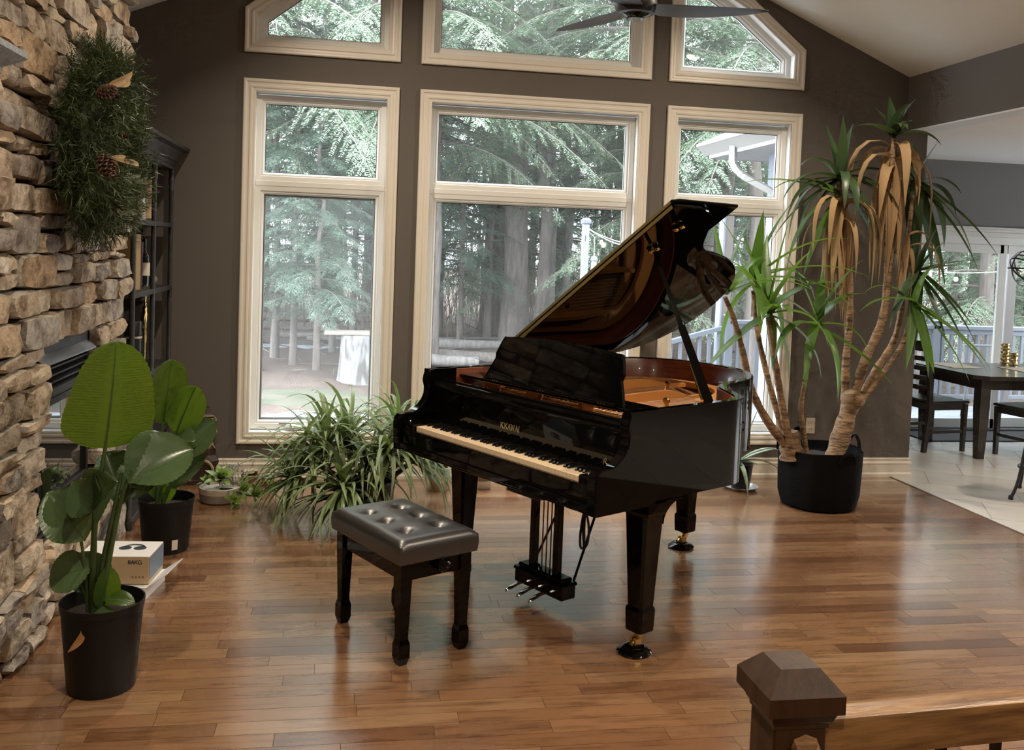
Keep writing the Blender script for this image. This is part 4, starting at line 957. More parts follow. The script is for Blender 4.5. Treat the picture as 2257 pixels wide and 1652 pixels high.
# ------------------------------------------------------------------ mantel shelf
m_driftw = mat('grey_washed_wood', (.20, .215, .235), .55, var=((.33, .345, .36), 5, (1, 9, 20), .4, .65))
mt_ = thing('mantel_shelf', 'grey washed wooden mantel with stepped crown moulding on the stone wall', 'mantel', (SX-.01, -3.63, 2.12))
prof = [(-.04, .0), (.07, .0), (.075, .02), (.095, .03), (.10, .05), (.13, .07), (.145, .085), (.145, .105), (.185, .13), (.205, .145), (.205, .165), (-.04, .165)]
rings = [[(a, -2.2, z) for a, z in prof], [(a, -.06+max(0, a), z) for a, z in prof]]
mb = MB(); mb.loft(rings, True, True); obj('crown', mb, m_driftw, mt_, True, 25)
# ------------------------------------------------------------------ wreath
wr_c = Vector((SX+.15, -2.44, 2.10))
wre = thing('pine_wreath', 'green pine wreath with cones and gold leaves hanging on the stone chimney', 'wreath', wr_c)
rw = np.random.RandomState(4); Vt = []
for k in range(3000):
    a = rw.uniform(0, 2*math.pi); tt = rw.uniform(0, 2*math.pi); rr = .075*math.sqrt(rw.rand())
    Rm, rad = .255, .085
    c = np.array([rr*math.cos(tt)*1.2-.01, (Rm+rr*math.sin(tt)*1.4)*math.cos(a), (Rm+rr*math.sin(tt)*1.4)*math.sin(a)])
    out = np.array([math.cos(tt)*.7+.12, math.sin(tt)*math.cos(a)*1.1, math.sin(tt)*math.sin(a)*1.1])+np.array([0, -math.sin(a), math.cos(a)])*rw.uniform(.2, 1.1)+rw.uniform(-.45, .45, 3)
    out /= np.linalg.norm(out); ln = rw.uniform(.07, .17); n = 15
    if c[0]+out[0]*ln < -.07: continue
    for q in range(n):
        s = (q+1)/n; b = c+out*ln*s; d = out*.75+rw.uniform(-.75, .75, 3); d /= np.linalg.norm(d); wv = np.cross(d, rw.uniform(-1, 1, 3)); wv /= np.linalg.norm(wv)+1e-9; nl = rw.uniform(.03, .06)
        Vt.append(np.stack([b-wv*.0021, b+wv*.0021, b+d*nl]))
V_ = np.concatenate(Vt); o = link('needles', big_mesh('needles', V_, np.arange(len(V_)).reshape(-1, 3)), leaf_mat('pine_needles', (.018, .036, .010), (.075, .105, .032), .5, .12), wre); o['kind'] = 'stuff'
mb = MB(); mb.tube([(.0, .26*math.cos(a), .26*math.sin(a)) for a in [2*math.pi*i/40 for i in range(41)]], .085, 10, False); obj('ring', mb, mat('wreath_core', (.02, .035, .014), .9), wre, True, 80)
m_cone = mat('pine_cone', (.075, .035, .018), .7, var=((.21, .13, .08), 40, (1, 1, 1), .5, .7))
def cone(c, d, sz=1.):
    d = V3(d).normalized(); u = d.orthogonal().normalized(); v_ = d.cross(u); mb = MB(); N_ = 60
    mb.tube([V3(c)-d*.03*sz, V3(c)+d*.045*sz], [.014*sz, .006*sz], 6)
    for k in range(N_):
        t = k/N_; a = k*2.399; r_ = .034*sz*(math.sin(math.pi*(.15+.8*t)))**.8; p = V3(c)+d*(-.035+.085*t)*sz; o_ = u*math.cos(a)+v_*math.sin(a); s_ = d.cross(o_)
        tip = p+o_*r_+d*.008*sz; mb.add([p, p+(o_*r_*.8+s_*.010*sz), tip, p+(o_*r_*.8-s_*.010*sz), tip-d*.005*sz], [(0, 1, 2), (0, 2, 3), (1, 4, 2), (2, 4, 3)])
    return obj('pine_cone', mb, m_cone, wre, False, fix=False)
def wP(px, py, x): return P(px, py, x=x)-wr_c
cone(wP(232, 205, SX+.27), (.7, -.3, .3)); cone(wP(240, 200, SX+.25), (.5, .5, -.3), .9); cone(wP(232, 362, SX+.30), (.5, -.2, -.8), 1.15); cone(wP(262, 300, SX+.25), (.8, .2, .1), .8); cone(wP(255, 445, SX+.25), (.6, .1, -.5), .7)
m_goldl = leaf_mat('gold_leaf', (.42, .27, .12), (.56, .38, .19), .45, .2); m_olive = leaf_mat('olive_leaf', (.10, .105, .055), (.17, .17, .09), .5, .2)
def simple_leaf(base, tip, w_, mt, par, bend=.2, nrm=(1, 0, 0), name='leaf', n=8):
    base, tip = V3(base), V3(tip); d = tip-base; s = d.cross(V3(nrm)).normalized(); up = s.cross(d).normalized(); mb = MB()
    for i in range(n+1):
        t = i/n; c = base+d*t+up*(bend*d.length*math.sin(math.pi*t)*.5); ww = w_*math.sin(math.pi*min(1, .04+t*.96))**.75*.5
        mb.v += [tuple(c-s*ww+up*ww*.25), tuple(c), tuple(c+s*ww+up*ww*.25)]
    for i in range(n):
        for j in range(2): mb.f.append((3*i+j, 3*i+j+1, 3*i+j+4, 3*i+j+3))
    return obj(name, mb, mt, par, True, 80, fix=False)
for a, b, w_ in (((243, 182), (292, 157), .03), ((240, 185), (288, 180), .032), ((236, 190), (280, 172), .02), ((246, 345), (278, 345), .018), ((250, 350), (306, 365), .024), ((247, 352), (262, 382), .02)):
    simple_leaf(wP(*a, SX+.28), wP(*b, SX+.32), w_, m_goldl, wre)
for a, b, w_ in (((255, 470), (300, 462), .03), ((275, 400), (322, 395), .035), ((270, 395), (310, 375), .02), ((255, 460), (268, 485), .03)): simple_leaf(wP(*a, SX+.25), wP(*b, SX+.26), w_, m_olive, wre)
# ------------------------------------------------------------------ open bookshelf in the alcove
m_shelf = mat('dark_stained_shelf', (.022, .021, .022), .45, var=((.045, .044, .046), 6, (1, 14, 3), .4, .7))
XF = -1.80                                             # front plane of the posts
bs_ = thing('bookshelf', 'dark open bookshelf with turned posts and crown between stone and window wall', 'bookshelf', (XF, -.62, 0))
BX0, BX1, BY0, BY1 = -.40, 0., -.56, .545
zt = 2.19
prof = [(0, 0), (.012, 0), (.012, .02), (.022, .028), (.026, .045), (.045, .075), (.055, .09), (.085, .105), (.09, .125), (-.05, .125), (-.05, 0)]
cr_r = []
for y, sy in ((BY0-.03, -1), (BY1+.0, 1)): cr_r.append([(a+.015, y+sy*max(0, a)*.85, zt+z) for a, z in prof])
mb = MB(); mb.loft(cr_r, True, True); mb.box(BX0, -.02, BY0, BY1, zt+.02, zt+.12); obj('crown', mb, m_shelf, bs_, True, 25)
mb = MB(); mb.box(BX0, .02, BY0-.01, BY1+.01, zt-.03, zt+.01, .004); obj('top_board', mb, m_shelf, bs_)
for z in (1.80, 1.375, .86, .42, .06):
    mb = MB(); mb.box(BX0, .012, BY0, BY1, z-.032, z, .004); obj('shelf', mb, m_shelf, bs_)
for x in (0., BX0+.02):
    for y in ((BY0, -.02, BY1-.015) if x == 0. else (BY0, BY1-.015)):
        mb = MB(); pr2 = [(.022, 0), (.022, .05), (.015, .06), (.015, 2.02), (.018, 2.03), (.014, 2.04), (.019, 2.07), (.021, 2.10), (.014, 2.12), (.018, 2.13), (.016, 2.19)]
        mb.lathe(pr2, 12, (x, y, 0)); obj('post', mb, m_shelf, bs_, True, 40)
def on_shelf(px, py, z, x): p = P(px, py, x=x); return (x, p.y, z)
def turned(name, label, cat, loc, parts, group=None):
    t = thing(name, label, cat, loc, 0, group)
    for nm, prof, mt in parts: mb = MB(); mb.lathe(prof, 20); obj(nm, mb, mt, t, True, 40)
    return t
m_tan = mat('tan_card', (.50, .36, .20), .6); m_bot = mat('dark_bottle', (.008, .010, .009), .08, spec=.6); m_labelw = mat('paper_label', (.62, .54, .45), .7); m_ink = mat('ink', (.10, .08, .06), .7)
t = turned('whisky_tube', 'tan cardboard gift tube with dark base on the upper shelf', 'tube', on_shelf(323, 470, 1.80, -1.93), [('tube_base', [(.050, 0), (.050, .022)], m_seal), ('tube_body', [(.050, .022), (.050, .27), (.048, .276), (.001, .277)], m_tan)])
for k, zz in enumerate((.20, .18, .15, .135, .12)):
    mb = MB(); r_ = .0503; mb.loft([[(r_*math.cos(a), r_*math.sin(a), z) for z in (zz, zz+.006)] for a in [-1.2+.16*i*(1.0 if k % 2 else .7) for i in range(5)]], False); obj('print_line', mb, m_ink, t)
turned('glass_bottle', 'clear glass bottle beside the tan tube on the upper shelf', 'bottle', on_shelf(309, 475, 1.80, -1.95), [('bottle_body', [(.034, 0), (.034, .17), (.02, .20), (.012, .22), (.012, .27)], mat('clear_bottle', (.45, .46, .45), .08)), ('label', [(.0345, .05), (.0345, .09)], m_labelw)])
turned('wine_bottle', 'dark wine bottle with cream label on the middle shelf', 'bottle', on_shelf(317, 610, 1.375, -1.92), [('bottle_body', [(.037, 0), (.037, .19), (.034, .205), (.016, .235), (.0145, .25), (.0145, .31), (.001, .311)], m_bot), ('label', [(.0375, .07), (.0375, .155)], m_labelw)])
turned('wine_bottle', 'dark slim bottle with purple carton behind the wine bottle on the middle shelf', 'bottle', on_shelf(309, 612, 1.375, -1.99), [('bottle_body', [(.034, 0), (.034, .20), (.014, .24), (.014, .32), (.001, .321)], m_bot)])
p = on_shelf(303, 615, 1.375, -1.95); mb = MB(); mb.box(-.03, .03, -.025, .025, 0, .29, .002); tag(obj('slim_carton', mb, mat('plum_card', (.09, .05, .07), .6), None, loc=p), 'slim plum carton standing behind the shelf post on the middle shelf', 'box')
p = on_shelf(286, 600, 1.375, -1.90); mb = MB(); mb.box(-.05, .05, -.06, .06, 0, .34, .002); tag(obj('tall_box', mb, mat('ochre_card', (.34, .22, .09), .5), None, loc=p), 'tall ochre box beside the stone edge on the middle shelf', 'box')
mb = MB(); mb.tube([(0, -.07, .034), (0, .07, .034)], .034, 16); jb = tag(obj('small_barrel', mb, mat('barrel_wood', (.24, .20, .16), .6), None, True, 40, loc=on_shelf(331, 618, 1.376, -1.90)), 'small wooden barrel lying on its side on the middle shelf', 'barrel')
mb = MB(); mb.tube([(0, -.072, .034), (0, -.068, .034)], .03, 16); obj('barrel_end', mb, m_seal, jb)
turned('black_canister', 'black canister with a white band on the lower shelf', 'canister', on_shelf(292, 780, .86, -1.92), [('can_body', [(.055, 0), (.055, .30), (.053, .306), (.001, .307)], mat('canister_black', (.014, .015, .018), .3)), ('band', [(.0556, .20), (.0556, .212)], m_labelw)])
# brass antelope figurine
g = on_shelf(318, 790, .86, -1.89); an = thing('antelope_figurine', 'slim brass antelope figurine with long curved horns on the lower shelf', 'figurine', g)
m_br2 = mat('figurine_brass', (.55, .42, .18), .25, 1.)
mb = MB(); mb.tube(smooth_path([(0, -.01, .0), (0, -.008, .10), (.0, -.012, .19), (.0, -.02, .22), (.0, -.03, .27), (0, -.018, .33), (0, -.008, .37), (0, .0, .40)], 4), [.006]*5+[.007]*5+[.010]*4+[.019]*4+[.021]*4+[.016]*4+[.009]*3, 8); obj('body', mb, m_br2, an, True, 80)
mb = MB(); mb.tube([(0, .004, .0), (0, .002, .10), (0, -.002, .2)], [.005, .006, .010], 6); mb.tube([(.004, .015, .15), (.004, .012, .20), (0, -.005, .24)], [.004, .005, .01], 6); obj('leg', mb, m_br2, an, True)
mb = MB(); mb.sphere((0, .014, .405), .013, 10, 6, (.8, 1.6, .8)); obj('head', mb, m_br2, an, True)
for s in (-1, 1):
    mb = MB(); mb.tube(smooth_path([(0, s*.006, .412), (0, s*.016, .45), (0, s*.020, .49), (0, s*.036+.005, .53)], 4), [.004]*6+[.003]*4+[.0015]*3, 6); obj('horn', mb, m_br2, an, True)
# ------------------------------------------------------------------ bird-of-paradise plants in black nursery pots
m_pot = mat('black_nursery_pot', (.006, .006, .0065), .45, spec=.35); m_soil = mat('potting_soil', (.03, .022, .017), 1., bump=(60, 1.))
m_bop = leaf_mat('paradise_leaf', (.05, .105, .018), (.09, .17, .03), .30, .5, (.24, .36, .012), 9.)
m_stem = mat('leaf_stalk', (.05, .085, .025), .4)
def blade(base, tip, width, face, fold=.15, bend=.0, wav=.03, n=14, m=4, shape=None, seed=0, par=None, mt=None, name='leaf'):
    """a broad leaf blade from base to tip whose face points along 'face'"""
    base, tip, face = V3(base), V3(tip), V3(face); d = tip-base; L_ = d.length; s = d.cross(face).normalized(); up = s.cross(d).normalized(); mb = MB(); r_ = random.Random(seed); ph = r_.uniform(0, 6)
    n = n*2; shape = shape or [(0, .02), (.06, .30), (.16, .66), (.30, .93), (.45, 1.), (.62, .93), (.78, .74), (.90, .46), (.97, .2), (1., .02)]
    def wid(t):
        for (a, wa), (b, wb) in zip(shape[:-1], shape[1:]):
            if t <= b: return wa+(wb-wa)*(t-a)/(b-a)
        return .02
    for i in range(n+1):
        t = i/n; c = base+d*t+up*(bend*L_*math.sin(math.pi*t*.9))-up*(abs(bend)*L_*.6*t*t if bend < 0 else 0); ww = wid(t)*width/2
        for j in range(-m, m+1):
            q = j/m; mb.v.append(tuple(c+s*ww*q+d*(.10*abs(q)*ww)/max(L_, .01)+up*(.0035*(1 if i % 2 else -1)*min(1, abs(q)*3)*(width/.3)+fold*ww*abs(q)+wav*width*math.sin(6*t+2.2*q*(1 if j > 0 else -1.3)+ph)*abs(q)**1.5)))
    k = 2*m+1
    for i in range(n):
        for j in range(k-1): mb.f.append((i*k+j, i*k+j+1, (i+1)*k+j+1, (i+1)*k+j))
    o = obj(name, mb, mt or m_bop, par, True, 80, fix=False)
    mb = MB(); mb.tube([base+d*t+up*(bend*L_*math.sin(math.pi*t*.9)-.002)-up*(abs(bend)*L_*.6*t*t if bend < 0 else 0) for t in [i/8*.97 for i in range(9)]], [.0045*(1-.8*i/8)+.0008 for i in range(9)], 5, False); obj('midrib', mb, m_stem, o, True, 80)
    return o
def nursery_pot(c, r, h, par):
    mb = MB(); mb.lathe([(.001, .002), (r*.80, .0), (r*.82, .01), (r*.98, h-.03), (r*1.0, h-.028), (r*1.02, h), (r*.985, h), (r*.96, h-.03), (r*.93, h-.06)], 36); pt = obj('pot', mb, m_pot, par, True, 40)
    mb = MB(); mb.lathe([(r*.94, h-.055), (r*.5, h-.045), (.001, h-.05)], 24); obj('soil', mb, m_soil, par, True, 60)
pc1 = Vector((-1.455, -3.14, 0)); R1, H1 = .148, .335
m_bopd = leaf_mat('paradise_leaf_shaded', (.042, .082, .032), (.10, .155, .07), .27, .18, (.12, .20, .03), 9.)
bop1 = thing('paradise_plant', 'large bird of paradise plant in a black pot nearest the viewer by the stone', 'plant', pc1)
nursery_pot(pc1, R1, H1, bop1)
def L1(px, py, dy=0.): return P(px, py, y=pc1.y+dy)-pc1
def stalk(par, pts, r0=.012, r1=.006, mt=None):
    pts = smooth_path(pts, 5); mb = MB(); n = len(pts); mb.tube(pts, [r0+(r1-r0)*i/(n-1) for i in range(n)], 8); obj('stalk', mb, mt or m_stem, par, True, 80)
tocam = lambda p, par_c: (CAM-(p+par_c)).normalized()
FC = tocam(Vector((0, 0, .6)), pc1)
stalk(bop1, [L1(205, 1360), L1(205, 1250), L1(212, 1120), L1(232, 985)], .016, .007); blade(L1(232, 988), L1(256, 752), .345, FC+Vector((.25, .3, -.05)), .05, .03, .02, 20, 6, [(0, .30), (.03, .62), (.09, .88), (.17, 1.), (.28, 1.), (.42, .94), (.58, .86), (.73, .74), (.86, .56), (.95, .33), (1, .08)], 1, bop1)
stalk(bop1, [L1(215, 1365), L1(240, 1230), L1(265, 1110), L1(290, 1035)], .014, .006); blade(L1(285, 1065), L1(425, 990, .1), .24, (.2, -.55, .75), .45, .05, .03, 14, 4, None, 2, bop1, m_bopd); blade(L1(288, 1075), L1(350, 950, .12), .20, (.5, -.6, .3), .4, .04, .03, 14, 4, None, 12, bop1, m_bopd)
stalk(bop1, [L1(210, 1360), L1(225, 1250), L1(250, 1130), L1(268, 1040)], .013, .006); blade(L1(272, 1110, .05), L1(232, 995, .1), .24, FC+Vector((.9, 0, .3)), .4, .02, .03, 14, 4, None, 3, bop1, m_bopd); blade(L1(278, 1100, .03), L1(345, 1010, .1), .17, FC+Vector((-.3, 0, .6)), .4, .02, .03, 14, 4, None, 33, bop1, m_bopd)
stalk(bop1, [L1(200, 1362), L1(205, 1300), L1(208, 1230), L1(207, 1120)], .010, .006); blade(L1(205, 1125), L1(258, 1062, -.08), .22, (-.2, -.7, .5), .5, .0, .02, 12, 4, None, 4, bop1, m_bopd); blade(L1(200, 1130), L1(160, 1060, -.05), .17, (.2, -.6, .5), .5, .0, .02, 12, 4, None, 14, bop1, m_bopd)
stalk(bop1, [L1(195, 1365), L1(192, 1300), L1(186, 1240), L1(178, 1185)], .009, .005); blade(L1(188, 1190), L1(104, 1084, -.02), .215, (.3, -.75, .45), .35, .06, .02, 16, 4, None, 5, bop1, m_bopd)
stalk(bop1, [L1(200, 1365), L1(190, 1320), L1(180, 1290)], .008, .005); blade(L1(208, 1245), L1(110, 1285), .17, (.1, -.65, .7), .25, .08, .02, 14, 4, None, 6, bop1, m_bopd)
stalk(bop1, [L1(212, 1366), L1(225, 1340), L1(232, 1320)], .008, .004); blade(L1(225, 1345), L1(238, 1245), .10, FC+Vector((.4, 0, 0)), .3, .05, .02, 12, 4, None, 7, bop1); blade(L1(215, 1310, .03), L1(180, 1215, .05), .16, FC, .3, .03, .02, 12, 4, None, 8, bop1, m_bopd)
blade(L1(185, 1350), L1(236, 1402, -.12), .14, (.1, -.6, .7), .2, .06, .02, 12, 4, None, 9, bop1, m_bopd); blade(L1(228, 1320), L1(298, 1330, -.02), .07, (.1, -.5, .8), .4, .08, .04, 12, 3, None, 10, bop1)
m_dry = leaf_mat('dry_leaf', (.20, .085, .03), (.32, .16, .06), .7, .2)
simple_leaf(L1(182, 1384, -.10), L1(148, 1438, -.21), .032, m_dry, bop1, .35, (.8, -.7, .2), 'dry_leaf'); simple_leaf(L1(255, 1362, -.02), L1(306, 1342, -.05), .03, m_dry, bop1, .3, (.1, -1, .6), 'dry_leaf')
pc2 = Vector((-1.53, -1.53, 0)); R2, H2 = .146, .29
bop2 = thing('paradise_plant', 'smaller bird of paradise plant in a black pot with a white sticker by the shelf', 'plant', pc2)
nursery_pot(pc2, R2, H2, bop2)
def L2(px, py, dy=0.): return P(px, py, y=pc2.y+dy)-pc2
mb = MB(); mb.loft([[(R2*.893*math.cos(a), R2*.893*math.sin(a), .03), (R2*.925*math.cos(a)+.0, R2*.925*math.sin(a), .085)] for a in [-1.15+.06*i for i in range(5)]], False); stk = obj('price_sticker', mb, mat('sticker', (.80, .74, .66), .6), bop2)
stalk(bop2, [L2(345, 1120), L2(352, 1020), L2(358, 930)], .012, .006); blade(L2(358, 935), L2(378, 792), .225, FC+Vector((.2, .5, 0)), .08, .02, .02, 16, 5, [(0, .1), (.08, .5), (.2, .85), (.4, 1.), (.6, .97), (.75, .9), (.88, .68), (.96, .4), (1, .08)], 21, bop2)
stalk(bop2, [L2(350, 1120), L2(365, 1040), L2(392, 950)], .011, .005); blade(L2(388, 955), L2(432, 850), .20, FC+Vector((.0, .3, .2)), .1, .03, .02, 16, 5, [(0, .1), (.08, .5), (.2, .85), (.4, 1.), (.6, .97), (.75, .85), (.88, .6), (.96, .35), (1, .06)], 22, bop2)
stalk(bop2, [L2(355, 1120), L2(378, 1060), L2(410, 1000)], .010, .004); blade(L2(405, 1010), L2(475, 925, .05), .19, (.1, -.6, .7), .45, .02, .02, 14, 4, None, 23, bop2, m_bopd); blade(L2(378, 1075), L2(455, 1003), .16, (-.1, -.6, .8), .35, .02, .02, 14, 4, None, 24, bop2, m_bopd)
blade(L2(372, 985), L2(428, 972, -.15), .17, (.1, -.6, .9), .4, .05, .02, 12, 3, None, 25, bop2, m_bopd); blade(L2(345, 1100), L2(330, 1030), .08, FC, .3, .02, .02, 10, 3, None, 26, bop2); blade(L2(362, 1110), L2(388, 1042), .07, FC, .3, .02, .02, 10, 3, None, 27, bop2)
# ------------------------------------------------------------------ boxes on the floor
m_kraft = mat('kraft_card', (.52, .40, .25), .7); m_whitecard = mat('white_card', (.76, .76, .76), .5); m_navy = mat('navy_print', (.04, .05, .08), .5)
ba = P(222, 1322, z=0); bb = P(312, 1334, z=0); bd = (bb-ba).normalized(); ban = math.atan2(bd.y, bd.x)+.24
c_ = P(270, 1318, z=0); cx_ = Vector((c_.x, c_.y+.12, 0))
lb_ = thing('flat_carton', 'flat white shipping carton with a lifted flap under the headphone box', 'box', cx_, ban)
mb = MB(); mb.box(-.17, .13, -.13, .13, 0, .058, .001); obj('carton_body', mb, m_whitecard, lb_)
mb = MB(); mb.add([(.13, -.13, .058), (.13, .13, .058), (.215, .13, .115), (.215, -.10, .115), (.13, -.13, .054), (.13, .13, .054), (.216, .13, .112), (.216, -.10, .112)], [(0, 1, 2, 3), (4, 5, 6, 7), (2, 3, 7, 6), (0, 3, 7, 4), (1, 2, 6, 5)]); obj('flap', mb, m_whitecard, lb_)
for k in range(5): mb = MB(); mb.box(-.05+.03*k, -.03+.03*k, -.1312, -.1302, .018, .030); obj('printed_mark', mb, mat('grey_print', (.36, .34, .31), .6), lb_)
ab = thing('headphone_box', 'kraft sided headphone box with white printed lid lying on the flat carton', 'box', cx_+Vector((-.015, .01, .061)), ban+.06)
mb = MB(); mb.box(-.19, .14, -.11, .12, 0, .13, .002); obj('box_body', mb, m_kraft, ab)
mb = MB(); mb.box(-.19, .14, -.11, .12, .130, .133, .001); lidb = obj('box_lid', mb, m_whitecard, ab)
mb = MB(); mb.box(.1405, .142, -.108, .118, .02, .128); obj('end_panel', mb, mat('blue_grey_print', (.16, .20, .26), .5), ab)
mb = MB(); mb.tube([(.03+.045*math.cos(a), .03+.03*math.sin(a), .1345) for a in [math.pi*i/10 for i in range(11)]], .004, 5); mb.lathe([(.001, .134), (.028, .134), (.03, .1335)], 16, (-.01, .015, 0)); mb.lathe([(.001, .134), (.028, .134), (.03, .1335)], 16, (.06, .015, 0)); obj('headphone_picture', mb, m_navy, lidb)
def flat_text(strokes, x, z, h, y, par, mt):
    for st, adv in strokes:
        mb = MB()
        for a, b in st:
            A = Vector((x+a[0]*h, y, z+a[1]*h)); B = Vector((x+b[0]*h, y, z+b[1]*h)); d = (B-A).normalized(); n = Vector((-d.z, 0, d.x))*.10*h; mb.add([A+n, A-n, B-n, B+n], [(0, 1, 2, 3)])
        obj('letter', mb, mt, par); x += adv*h
A_ = ([((0, 0), (.38, 1)), ((.38, 1), (.76, 0)), ((.18, .34), (.58, .34))], .95); K_ = ([((0, 0), (0, 1)), ((.05, .45), (.6, 1)), ((.18, .55), (.64, 0))], .82); G_ = ([((.74, .86), (.2, 1)), ((.2, 1), (0, .7)), ((0, .7), (0, .3)), ((0, .3), (.2, 0)), ((.2, 0), (.74, .05)), ((.74, .0), (.74, .45)), ((.74, .45), (.42, .45))], .9)
O8 = ([((0, .1), (0, .9)), ((0, .9), (.4, .9)), ((.4, .9), (.4, .1)), ((.4, .1), (0, .1)), ((0, .5), (.4, .5))], .62)
flat_text([O8, A_, K_, G_], .045, .096, .019, -.1106, ab, m_navy)
for k in range(6): mb = MB(); mb.box(-.155, -.115+.01*(k % 2), -.1106, -.1102, .105-.015*k, .111-.015*k); obj('printed_line', mb, mat('brown_print', (.25, .18, .11), .7), ab)
for k in range(4): mb = MB(); mb.box(.06+.016*k, .069+.016*k, -.1106, -.1102, .03, .039); obj('printed_mark', mb, mat('brown_print', (.25, .18, .11), .7), ab)
# ------------------------------------------------------------------ floor plants along the window wall
m_aloe = leaf_mat('aloe_leaf', (.12, .19, .07), (.27, .35, .17), .36, .2, (.26, .38, .10), 5.)
m_aloed = leaf_mat('aloe_leaf_dark', (.085, .125, .07), (.19, .235, .14), .4, .14, None, 5.)
def strap(base, dirv, length, width, droop, par, mt, name='leaf', n=12, curl=0., fold=.35, up0=None, twist=0., collect=None):
    """a narrow tapering leaf that leaves base along dirv and sags"""
    p = V3(base); d = V3(dirv).normalized(); mb = MB(); st = length/n; side0 = d.cross(Vector((0, 0, 1)))
    side0 = side0.normalized() if side0.length > .05 else Vector((1, 0, 0)); pts = []
    for i in range(n+1):
        t = i/n; pts.append((p.copy(), d.copy())); p = p+d*st; d = (d+Vector((0, 0, -droop*st*(.4+1.6*t)))+side0*curl*st).normalized()
    for i, (p, d) in enumerate(pts):
        t = i/n; s = (side0-d*side0.dot(d)).normalized(); u = s.cross(d)
        if twist: a = twist*t; s, u = s*math.cos(a)+u*math.sin(a), u*math.cos(a)-s*math.sin(a)
        ww = width/2*min(1, .55+t*3)*(1-t**2.2)+.0006
        mb.v += [tuple(p-s*ww+u*ww*fold), tuple(p), tuple(p+s*ww+u*ww*fold)]
    for i in range(n):
        for j in range(2): mb.f.append((3*i+j, 3*i+j+1, 3*i+j+4, 3*i+j+3))
    if collect is not None: collect.add(mb.v, mb.f); return None
    return obj(name, mb, mt, par, True, 80, fix=False)
ac = Vector((-.47, -.82, 0))
aloe = thing('aloe_plant', 'sprawling aloe plant with many long arching leaves in front of the left window', 'plant', ac)
mb = MB(); mb.lathe([(.001, 0), (.13, 0), (.15, .02), (.165, .19), (.155, .20), (.15, .19), (.14, .16), (.001, .16)], 28, (.05, 0, 0)); obj('pot', mb, mat('dark_ceramic', (.02, .018, .016), .4), aloe, True, 40)
ra = random.Random(9)
n_leaf = 0; rest_leaf = MB()
heads = [((.14, -.22, .40), (.1, -.5, .9), 40, .44, .0), ((-.10, -.30, .20), (-.25, -.6, .6), 44, .44, .7), ((.28, -.05, .36), (.3, -.2, 1), 52, .48, .0), ((-.10, .05, .40), (-.2, 0, 1), 48, .50, .0), ((.02, -.12, .30), (.1, -.5, .8), 36, .46, .3), ((.32, .12, .28), (.7, .2, .7), 40, .50, .2), ((-.26, .02, .28), (-.8, .1, .6), 38, .48, .3), ((-.38, -.10, .22), (-.9, -.3, .5), 34, .42, .5), ((.22, .10, .44), (.2, .1, 1), 36, .46, .0), ((-.22, -.06, .40), (-.3, -.3, .9), 40, .46, .0)]
for h, ax_, n, ln, low in heads:
    ax_ = V3(ax_).normalized(); u = ax_.orthogonal().normalized(); v_ = ax_.cross(u)
    mb = MB(); mb.tube(smooth_path([(.05, 0, .12), (h[0]*.6+.02, h[1]*.6, h[2]*.75), V3(h)+ax_*.05], 4), .018, 8); obj('stem', mb, mat('aloe_stem', (.16, .10, .055), .8), aloe, True, 80)
    for k in range(n):
        a = k*2.399+ra.uniform(-.3, .3); t = k/n; el = .25+.9*(1-t)+ra.uniform(-.15, .15); d = ax_*math.cos(el*1.25)+(u*math.cos(a)+v_*math.sin(a))*math.sin(el*1.25)
        if d.z < -.25: d.z = -.25*ra.random()
        L_ = ln*ra.uniform(.72, 1.2)
        n_leaf += 1
        strap(V3(h)+ax_*.05*t, d, L_, ra.uniform(.026, .040), ra.uniform(2.6, 6.4)*(1. if low < .5 else .8), aloe, m_aloe if ra.random() < .72 else m_aloed, n=11, curl=ra.uniform(-1.6, 1.6), collect=rest_leaf if n_leaf > 262 else None)
o = obj('leaf', rest_leaf, m_aloe, aloe, True, 80, fix=False); o['kind'] = 'stuff'
for k in range(16):
    a = ra.uniform(3.6, 5.6); strap((.02+ra.uniform(-.03, .06), -.10, .26-.01*k), (math.cos(a)*.5, math.sin(a)*.5, -.5), ra.uniform(.12, .22), .035, 3., aloe, m_dry if False else leaf_mat('dry_aloe', (.30, .18, .09), (.46, .31, .17), .8, .15), 'dry_leaf', 7, ra.uniform(-2, 2), .6)
for k in range(30):
    a = ra.uniform(2.7, 5.6); strap((-.14+.2*(k % 2), -.26, .15), (math.cos(a), math.sin(a), ra.uniform(-.05, .35)), ra.uniform(.28, .42), ra.uniform(.028, .042), ra.uniform(2.5, 5), aloe, m_aloed, n=10, curl=ra.uniform(-2, 2))
